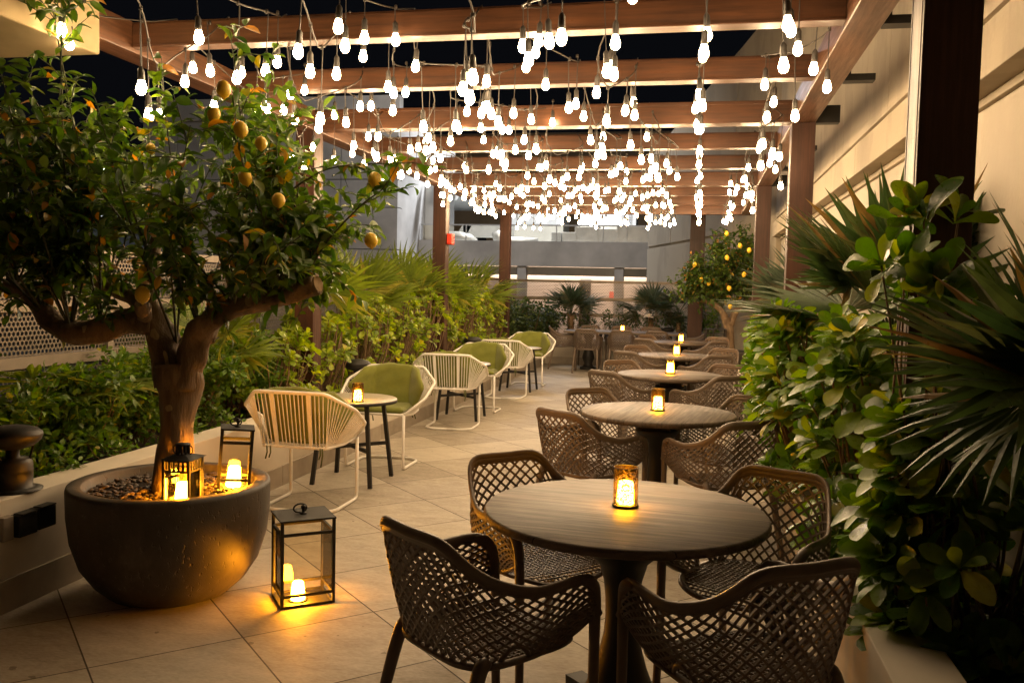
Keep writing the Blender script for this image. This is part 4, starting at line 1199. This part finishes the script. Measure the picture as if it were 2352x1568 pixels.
def bushy_shrub(label, loc_, rx, ry, zlo, zhi, n, leafL, mat_, seed, name='hedge_shrub', cat='shrub', group='small-leaved shrubs in the planters', twigs=26):
    t = thing(name, label, cat, loc_, 0, group)
    r = random.Random(seed); st = MB(); lv = Leaves(); tips = []
    for k in range(twigs):
        a = r.uniform(0, 2*math.pi); q = math.sqrt(r.random()); z = zlo+(zhi-zlo)*r.random()**.6
        tip = Vector((rx*q*math.cos(a), ry*q*math.sin(a), z)); base = Vector((tip.x*.3, tip.y*.4, 0))
        mid = base.lerp(tip, .5)+Vector((r.uniform(-.05, .05), r.uniform(-.05, .05), 0))
        path = cat_rom([base, mid, tip], 4); st.tube(path, [.005, .005, .0045, .004, .0035, .003, .0025, .002, .002], 4, caps=False); tips.append(path)
    obj('stem', st, Mt['stem'], t)
    # leaf sprays gathered in clumps round the twig ends
    ncl = max(10, n//26); P = []; X = []; 
    for c_ in range(ncl):
        path = tips[r.randrange(len(tips))]; ce = lerp_list(path, r.uniform(.45, 1.0))+Vector((r.gauss(0, .05), r.gauss(0, .05), r.gauss(0, .04)))
        for i in range(26):
            d = Vector((r.gauss(0, 1), r.gauss(0, 1), r.gauss(.25, .8))).normalized()
            P.append(tuple(ce+d*r.uniform(.01, .085))); X.append(tuple(d+Vector((0, 0, .15))))
    k = len(P); LL = leafL*nr.uniform(.65, 1.2, k); Zz = rv(k)*.7+np.array([0, 0, 1])
    lv.put(SMALL, P, X, Zz, LL, LL*.85)
    me = lv.mesh('foliage'); me.materials.append(Mt[mat_]); obj('foliage', me, None, t)
    return t
# left planter, near: small-leaved hedge shrubs
nm = ['first', 'second', 'third', 'fourth', 'fifth', 'sixth']
for i in range(6):
    y = 3.25+i*.62
    bushy_shrub(nm[i]+' small-leaved green shrub from the left photo edge, behind the left wall', (-3.60, y, .44), .36, .42, .12, [.42, .50, .56, .62, .62, .66][i], 3600, .052, 'leaf_hedge', 60+i)
# left planter, middle to far: yellow-green rosette shrubs
nm = ['first', 'second', 'third', 'fourth', 'fifth', 'sixth', 'seventh', 'eighth', 'ninth']
for i in range(9):
    y = 6.6+i*.98
    rosette_shrub(nm[i]+' yellow-green rosette shrub behind the white chairs, counted from the lemon tree', (-3.48+rnd.uniform(-.05, .05), y, .44), .40, .60, .05, [.70, .82, .92, .98, 1.02, 1.0, 1.05, 1.05, 1.0][i], 125, .088, 'leaf_scaL', 80+i, (.03, 0))
for i in range(4):
    bushy_shrub(['first', 'second', 'third', 'fourth'][i]+' dense dark shrub at the far left corner, counted from the white chairs', (-3.5+i*.12, 15.6+i*.7, .44), .42, .5, .1, [.85, .85, .8, .75][i], 3200, .06, 'leaf_dark', 100+i)
for i in range(9):
    x = -2.9+i*.36
    bushy_shrub(['first', 'second', 'third', 'fourth', 'fifth', 'sixth', 'seventh', 'eighth', 'ninth'][i]+' sparse thin shrub from the left in front of the far perforated fence', (x, 18.25, .44), .24, .2, .3, .74+.1*math.sin(i*2.3), 400, .05, 'leaf_dark', 120+i, twigs=9)
bushy_shrub('slim pale green shrub against the cream wall beside the far wooden post', (.27, 17.4, .44), .22, .2, .2, 1.0, 620, .06, 'leaf_hedge', 140, twigs=12)
# low plants along the left planter edge
for i in range(5):
    bushy_shrub(['first', 'second', 'third', 'fourth', 'fifth'][i]+' low sprig growing at the soil edge behind the left wall, counted from the left', (-3.32, 3.9+i*.62, .44), .13, .22, .03, .14, 360, .042, 'leaf_hedge', 150+i, name='low_sprig', cat='plant', group='low sprigs in the left planter', twigs=8)
# right planter: large dark glossy rosette shrubs
RS = [(1.14, 2.15, .22, .36, .22, .60, 12, 'glossy large-leaved shrub at the bottom right corner under the spiky palm', -.02),
      (.90, 3.0, .36, .42, .15, .98, 40, 'glossy large-leaved shrub right behind the nearest pair of chairs', -.03),
      (.86, 3.85, .42, .5, .15, 1.12, 46, 'glossy large-leaved shrub beside the front wooden post on its far side', -.06),
      (.84, 4.9, .46, .58, .15, 1.02, 48, 'glossy large-leaved shrub leaning over the chairs of the second round table', -.14),
      (.84, 6.1, .46, .6, .15, 1.0, 46, 'bright glossy shrub in front of the second wooden post on the right', -.14),
      (.86, 7.4, .42, .6, .15, .98, 40, 'bright glossy shrub just past the second wooden post on the right', -.10),
      (.88, 8.8, .40, .6, .15, .92, 34, 'bright glossy shrub farther along the right planter, before the third post', -.06)]
for i, (x, y, rx, ry, zl, zh, n_, lab, lean) in enumerate(RS):
    rosette_shrub('' + lab, (x, y, .40), rx, ry, zl-.17 if zl > .1 else .0, (zh if i > 2 else zh-.16), int(n_*2.6), [.15, .15, .14, .132, .126, .12, .115][i], 'leaf_sca', 170+i, (lean, 0), stemr=.006, wr=.68, aisle=.45)
# sprawling top shoot in front of the front right post
rosette_shrub('tall leafy shoot rising in front of the front right wooden post', (.74, 2.95, .40), .16, .16, .98, 1.36, 10, .145, 'leaf_sca', 190, (-.06, -.08), stemr=.005, wr=.65)

# ---- fan palms
def frond_mesh(name, L, nseg, spread, pet, join=.45, droop=.18, wid=1.0, seed=0, fold=.3):
    r = random.Random(seed); lv = []; F = []
    for k in range(nseg):
        a = -spread+2*spread*(k+.5)/nseg; da = spread/nseg*wid
        l = L*(.72+.28*math.cos(a*.75))*r.uniform(.93, 1.05)
        if abs(a) > R(95): l *= .85
        dr = droop*r.uniform(.6, 1.6); tw_ = r.uniform(-.03, .03)
        def pt(rad, ang, z): return (pet+rad*math.cos(ang), rad*math.sin(ang), z-dr*(rad/L)**2*L-.25*abs(math.sin(a))*0)
        h = l*join*math.tan(da)*fold
        rj = l*join
        base = len(lv)
        lv += [pt(.01, a, 0), pt(rj, a-da, -h), pt(rj, a, h), pt(rj, a+da, -h),
               pt(l*.75, a-da*.30+tw_, -h*.3), pt(l*.75, a+tw_, h*.6), pt(l*.75, a+da*.30+tw_, -h*.3), pt(l, a+tw_*1.6, -.02*L)]
        b_ = base
        F += [(b_, b_+1, b_+2), (b_, b_+2, b_+3), (b_+1, b_+4, b_+5, b_+2), (b_+2, b_+5, b_+6, b_+3), (b_+4, b_+7, b_+5), (b_+5, b_+7, b_+6)]
    m_ = MB(); m_.add(lv, F, False); me = m_.mesh(name); return me
def palm(label, loc_, n, L, pet, th, mat_, seed, elev=(15, 80), spread=R(115), nseg=30, droop=.18, trunk_r=.07, azs=None, group='fan palms in the planters', join=.45, wid=1.0, fold=.3):
    t = thing('fan_palm', label, 'palm', loc_, 0, group)
    r = random.Random(seed)
    tm = MB().tube([(0, 0, 0), (0, 0, th*.5), (.01, 0, th)], [trunk_r*1.2, trunk_r, trunk_r*.8], 10, wob=.25)
    for k in range(46):
        a = r.uniform(0, 6.28); z = th*(k/46)**.8; tm.bar((trunk_r*.8*math.cos(a), trunk_r*.8*math.sin(a), z), (trunk_r*1.45*math.cos(a), trunk_r*1.45*math.sin(a), z+.05), .022, .006)
    obj('trunk', tm, Mt['stem'], t)
    meshes = []
    for q in range(3):
        me = frond_mesh('frond', L*(1-.08*q), nseg, spread, pet, join, droop*(1+.5*q), wid, seed*7+q, fold); me.materials.append(Mt[mat_]); meshes.append(me)
    for k in range(n):
        az = (azs[k] if azs else 360*k/n*1.0+k*137.5+r.uniform(-15, 15)); f_ = k/n
        el = elev[0]+(elev[1]-elev[0])*((k+.5)/n)+r.uniform(-8, 8)
        fo = bpy.data.objects.new('frond', meshes[k % 3]); C.objects.link(fo); fo.parent = t
        fo.location = (0, 0, th)
        Mx = Matrix.Rotation(R(az), 3, 'Z')@Matrix.Rotation(R(-el), 3, 'Y')@Matrix.Rotation(r.uniform(-.7, .7), 3, 'X')
        fo.rotation_euler = Mx.to_euler(); s_ = r.uniform(.85, 1.1); fo.scale = (s_, s_, s_)
        pm = MB().tube([(0, 0, 0), (pet*.5, 0, .015), (pet, 0, 0)], [.009, .006, .005], 5)
        po = obj('stalk', pm, Mt[mat_], fo)
    return t
LP = [(-3.66, 6.05, 9, .46, .34, .40, (15, 75), 'low yellow-green fan palm right behind the lemon tree limb'),
      (-3.78, 7.9, 9, .58, .42, .72, (30, 85), 'bright fan palm beside the first wooden post on the left'),
      (-3.76, 9.3, 9, .58, .40, .70, (28, 80), 'broad bright fan palm behind the middle white chairs'),
      (-3.74, 10.7, 9, .58, .40, .74, (30, 85), 'fan palm standing before the second wooden post on the left'),
      (-3.7, 12.2, 9, .60, .40, .76, (30, 85), 'fan palm between the second and third wooden posts on the left'),
      (-3.65, 13.9, 9, .60, .40, .76, (25, 85), 'fan palm just before the third wooden post on the left')]
for i, (x, y, n_, L_, pt_, th, el, lab) in enumerate(LP):
    palm(lab, (x, y, .44), n_, L_, pt_, th, 'palm', 300+i, el, nseg=24, join=.56, fold=.14)
palm('fan palm fronds low behind the left fence-side shrubs, left of the lemon trunk', (-3.78, 4.55, .44), 5, .5, .3, .32, 'palm', 310, (5, 30), azs=[-20, 40, 95, 150, -70], nseg=24, join=.55, fold=.15)
palm('upright dark fan palm in the middle of the far planter', (-2.57, 18.22, .44), 12, .50, .30, .55, 'palmgrey', 320, (35, 90), nseg=20, trunk_r=.06, join=.5, fold=.2)
palm('spreading grey-green fan palm on the right of the far planter', (-.92, 18.22, .44), 12, .50, .36, .55, 'palmgrey', 321, (0, 80), nseg=22, trunk_r=.06, join=.5, fold=.2)
palm('small fan palm by the end wall left of the far lemon tree', (-.35, 18.28, .44), 8, .42, .3, .62, 'palmgrey', 322, (20, 80), nseg=22, trunk_r=.05)
palm('grey-green fan palm between the second and third posts on the right', (1.02, 8.6, .40), 10, .50, .34, .78, 'palmgrey', 330, (35, 88), nseg=22, spread=R(95), wid=1.15, fold=.2, join=.5)
palm('dark spiky fan palm between the two front posts on the right', (1.0, 4.9, .40), 17, .66, .32, .92, 'palmdark', 331, (10, 88), nseg=20, spread=R(98), droop=.04, wid=1.25, fold=.22, join=.5)
palm('very large dark spiky palm in the right foreground, cut by the photo edge', (.87, 2.28, .40), 18, .43, .10, .88, 'palmdark', 332, (-25, 80), nseg=16, spread=R(92), droop=.05, wid=1.25, fold=.2, join=.46, trunk_r=.034)
# white orchid-like flower behind the long table
t = thing('white_flower', 'small white flower head standing behind the long table before the fence', 'flower', (-.93, 18.0, .44))
obj('stem', MB().tube([(0, 0, 0), (.01, 0, .3), (-.02, 0, .55)], .006, 5), Mt['stem'], t)
lv = Leaves(); k = 9; a = np.linspace(0, 6.28, k, endpoint=False)
lv.put(OBOV, np.tile([[-.02, 0, .55]], (k, 1)), np.stack([np.cos(a), np.sin(a)*.6, .5+.3*np.sin(a*3)], 1), np.tile([[0, -.3, 1]], (k, 1)), np.full(k, .1), np.full(k, .09))
me = lv.mesh('petals'); me.materials.append(Mt['orchid']); obj('petals', me, None, t)

# ---------------------------------------------------------------- buildings beyond
t = thing('neighbour_building', 'grey building wing beyond the fence with jointed panels, behind the left beam', 'building')
m = MB()
for i in range(5):
    x1 = -8.47-i*1.75*1.0; x0 = max(x1-1.72, -16.6)
    for (z0, z1) in ((-1.2, 1.5), (1.525, 2.55), (2.575, 3.75), (3.775, 4.55), (4.575, 6.3)): m.bb(x0, x1, 24.02, 24.4, z0, z1)
obj('wall', m, Mt['grey'], t)
m = MB().bb(-16.6, -8.47, 24.4, 30, -1.2, 6.3); m.bb(-16.68, -8.42, 23.96, 24.4, 6.3, 6.42); m.bb(-16.6, -8.47, 24.08, 24.4, 6.42, 6.95)
obj('parapet', m, Mt['grey'], t)
for x, z in ((-12.1, 3.4),): obj('window', MB().bb(x, x+.5, 24.0, 24.03, z, z+.85), Mt['darkglass'], t)

t = thing('terrace_building', 'grey two-level building across the gap with a roof terrace and a lit arcade below', 'building')
obj('parapet', MB().bb(-8.46, -1.36, 26.0, 26.3, 2.215, 2.96), Mt['grey'], t)
m = MB().bb(-8.46, -1.36, 26.3, 34, 2.35, 2.45); m.bb(-8.46, -1.36, 26.31, 26.5, 1.95, 2.2)
obj('slab', m, Mt['pale'], t)
for x in (-5.35, -2.42): obj('column', MB().bb(x, x+.27, 26.05, 26.33, -1.2, 2.21), Mt['grey'], t)
obj('arcade_wall', MB().bb(-20, -1.3, 29.0, 29.2, -1.2, 2.3), plain('arcade_plaster', (.42, .34, .29), .8, var=.12, scale=.8), t)
obj('arcade_floor', MB().bb(-20, -1.3, 26.0, 29.0, -1.19, -.9), Mt['trim'], t)
Mt['cove'] = emit('lit_cove', (1, .84, .66), 5)
obj('cove_light', MB().bb(-8.4, -1.5, 28.80, 28.98, 2.0, 2.05), Mt['cove'], t)
obj('cove_light', MB().bb(-8.4, -1.5, 27.2, 27.4, 2.25, 2.3), Mt['cove'], t)
obj('door', MB().bb(-3.8, -3.45, 28.96, 28.99, .2, 1.9), Mt['darkglass'], t)
obj('door', MB().bb(-6.3, -5.75, 28.96, 28.99, -.9, 1.8), plain('dark_door', (.06, .035, .02)), t)
obj('sign', MB().bb(-2.83, -2.38, 28.95, 28.98, 1.2, 1.5), Mt['red'], t)
m = MB()
m.bb(-8.44, -1.38, 26.1, 26.13, 3.42, 3.46)
for k in range(6): m.bb(-8.4+k*1.4, -8.37+k*1.4, 26.1, 26.13, 2.965, 3.42)
obj('balustrade_rail', m, Mt['duct'], t)
obj('balustrade_glass', MB().bb(-8.4, -1.4, 26.112, 26.118, 2.97, 3.42), Mt['glass'], t)
obj('terrace_pillar', MB().bb(-8.46, -7.85, 26.6, 27.1, 2.45, 4.7), Mt['pale'], t)
m = MB()
m.bb(-12, -7.0, 26.7, 27.7, 4.62, 5.1)
m.bb(-12, -7.3, 27.7, 34, 4.58, 5.1); m.bb(-12, -7.2, 27.7, 34, 4.75, 4.9); m.bb(-12, -7.1, 27.7, 34, 4.9, 5.1)
obj('canopy', m, Mt['pale'], t)
obj('stair_tower', MB().bb(-7.5, -5.1, 33.4, 35, 2.45, 5.4), Mt['pale'], t)
# ducts on the roof terrace
t = thing('roof_duct', 'long pale box duct on the roof terrace, on the right above the grey parapet', 'duct', (0, 0, 0), 0, 'metal ducts on the roof terrace')
m = MB()
for x0, x1, h in ((-4.15, -3.75, .55), (-3.72, -3.1, .72), (-3.07, -2.45, .66), (-2.42, -2.2, .80), (-2.17, -1.45, .74)):
    m.bb(x0, x1, 27.0, 27.8, 2.75, 2.75+h)
m.poly([(-4.5, 27.1, 2.95), (-4.18, 27.0, 2.75), (-4.18, 27.0, 3.3), (-4.5, 27.1, 3.3)], (0, .6, 0))
obj('casing', m, Mt['duct'], t, bevel=.01)
m = MB()
for x in (-3.73, -3.085, -2.435, -2.185): m.bb(x-.03, x+.03, 26.97, 27.83, 2.74, 3.52)
obj('flange', m, Mt['duct'], t)
t = thing('roof_duct', 'pale round duct lying at the left end of the roof terrace beside the pillar', 'duct', (0, 0, 0), 0, 'metal ducts on the roof terrace')
obj('casing', MB().tube([(-8.3, 26.9, 3.12), (-7.4, 26.9, 3.12), (-7.1, 26.95, 3.05), (-7.0, 27.1, 2.95)], .17, 14), Mt['duct'], t)
t = thing('roof_duct', 'pale angled duct left of the second post, resting on the roof terrace', 'duct', (0, 0, 0), 0, 'metal ducts on the roof terrace')
m = MB(); m.poly([(-8.0, 28, 3.0), (-7.6, 28, 3.0), (-7.3, 28, 3.55), (-7.6, 28, 3.6)], (0, .6, 0)); m.bb(-7.6, -6.0, 28, 28.6, 3.2, 3.6)
obj('casing', m, Mt['duct'], t, bevel=.01)
t = thing('roof_duct', 'pale flattened duct between the second and third left posts, on the roof terrace', 'duct', (0, 0, 0), 0, 'metal ducts on the roof terrace')
m = MB(); m.tube([(-6.2, 27, 3.3), (-6.15, 27, 3.08), (-6.0, 27, 2.98), (-5.5, 27, 2.98), (-4.9, 27, 3.02)], [.2, .2, .18, .16, .1], 12); obj('casing', m, Mt['duct'], t)
t = thing('roof_unit', 'white louvred plant box standing behind the right duct on the roof terrace', 'roof unit')
obj('cabinet', MB().bb(-4.0, -2.1, 30, 31, 2.5, 4.3), Mt['pale'], t, bevel=.01)
m = MB()
for k in range(9): m.bb(-2.6, -2.25, 29.97, 30, 3.4+k*.09, 3.45+k*.09)
obj('louvre', m, Mt['duct'], t)
t = thing('white_canister', 'white cylinder mounted beside the second left post above the roof terrace', 'cylinder')
a, b_ = Vector((-8.05, 26.2, 4.62)), Vector((-7.3, 26.2, 4.35))
obj('body', MB().tube([a, b_], .17, 18), Mt['pale'], t); obj('bracket', MB().bar(a+Vector((0, .2, .25)), a, .08, .1), Mt['duct'], t)
# classical building behind
t = thing('classical_building', 'dark ochre classical facade with tall shuttered windows behind the roof terrace', 'building')
obj('wall', MB().bb(-22, 1, 45, 46, -1.2, 9.2), Mt['classic'], t)
m = MB(); m.bb(-22.2, 1.2, 44.6, 45, 9.2, 9.5); m.bb(-22, 1, 44.85, 45, 8.7, 8.82)
for k in range(70): m.bb(-22+k*.33, -21.85+k*.33, 44.75, 45, 9.05, 9.2)
obj('cornice', m, Mt['classic'], t)
for k in range(9):
    x = -17.5+k*2.1
    for z in (6.2, 2.9):
        f_ = obj('window', MB().bb(x-.42, x+.42, 44.9, 45, z-.1, z+2.0), Mt['classic'], t); 
        obj('pane', MB().bb(x-.3, x+.3, 44.87, 44.9, z, z+1.85), Mt['darkglass'], f_)
for k in (0, 4, 8):
    x = -17.5+k*2.1; m = MB()
    for q in range(7): m.lathe([(.05, 0), (.08, .15), (.04, .35), (.06, .5)], 8, (x-.6+q*.2, 44.6, 6.0))
    m.bb(x-.75, x+.75, 44.5, 44.7, 6.5, 6.6); m.bb(x-.75, x+.75, 44.5, 45, 5.85, 6.0); obj('balcony', m, Mt['pale'], t)
# building far left with lit strips
t = thing('lit_building', 'distant dark building with bright white light strips behind the lemon tree', 'building')
obj('wall', MB().bb(-34, -17.2, 30, 31, -1.2, 2.6), Mt['grey'], t)
obj('wall', MB().bb(-34, -18.5, 33, 34, 2.6, 3.9), plain('dark_cladding', (.05, .05, .05)), t)
Mt['strip'] = emit('lit_white_strip', (.85, .93, 1), 5)
obj('light_strip', MB().bb(-34, -20.5, 29.9, 29.98, 3.55, 3.62), Mt['strip'], t)
obj('light_strip', MB().bb(-21.5, -18.6, 32.6, 32.9, 3.3, 3.75), Mt['strip'], t)
obj('ceiling', MB().bb(-34, -18.4, 29.8, 33, 3.95, 4.1), Mt['pale'], t)
t = thing('flood_light', 'distant bright white floodlight glowing through the left of the lemon tree crown', 'floodlight', (-22.3, 30, 5.9))
obj('lens', MB().bb(-.35, .35, -.05, .0, -.2, .2), emit('lit_flood', (.9, .95, 1), 25), t); obj('housing', MB().bb(-.4, .4, .01, .2, -.25, .25), Mt['black'], t)
obj('mast', MB().bb(-.05, .05, .05, .15, -7.1, -.26), Mt['black'], t)

# unseen fill lights, added to brighten the neighbouring terrace and arcade
def area(name, loc_, size, power, col, look):
    l = bpy.data.lights.new(name, 'AREA'); l.energy = power; l.color = col; l.shape = 'RECTANGLE'; l.size = size[0]; l.size_y = size[1]
    o = bpy.data.objects.new(name, l); C.objects.link(o); o.location = loc_
    o.rotation_euler = (Vector(look)-Vector(loc_)).to_track_quat('-Z', 'Y').to_euler()
    tag(o, 'unseen fill light added for the neighbouring terrace and arcade', 'fill light'); return o
area('terrace_fill', (-5, 27.5, 7.5), (3, .5), 420, (.93, .96, 1), (-5, 28, 2.5))
area('terrace_fill', (-4, 19.5, 9.5), (2, 2), 200, (1, .92, .84), (-7, 26, 2.5))
area('arcade_fill', (-4.5, 27.5, 1.9), (6, .3), 60, (1, .78, .6), (-4.5, 28.2, 0))
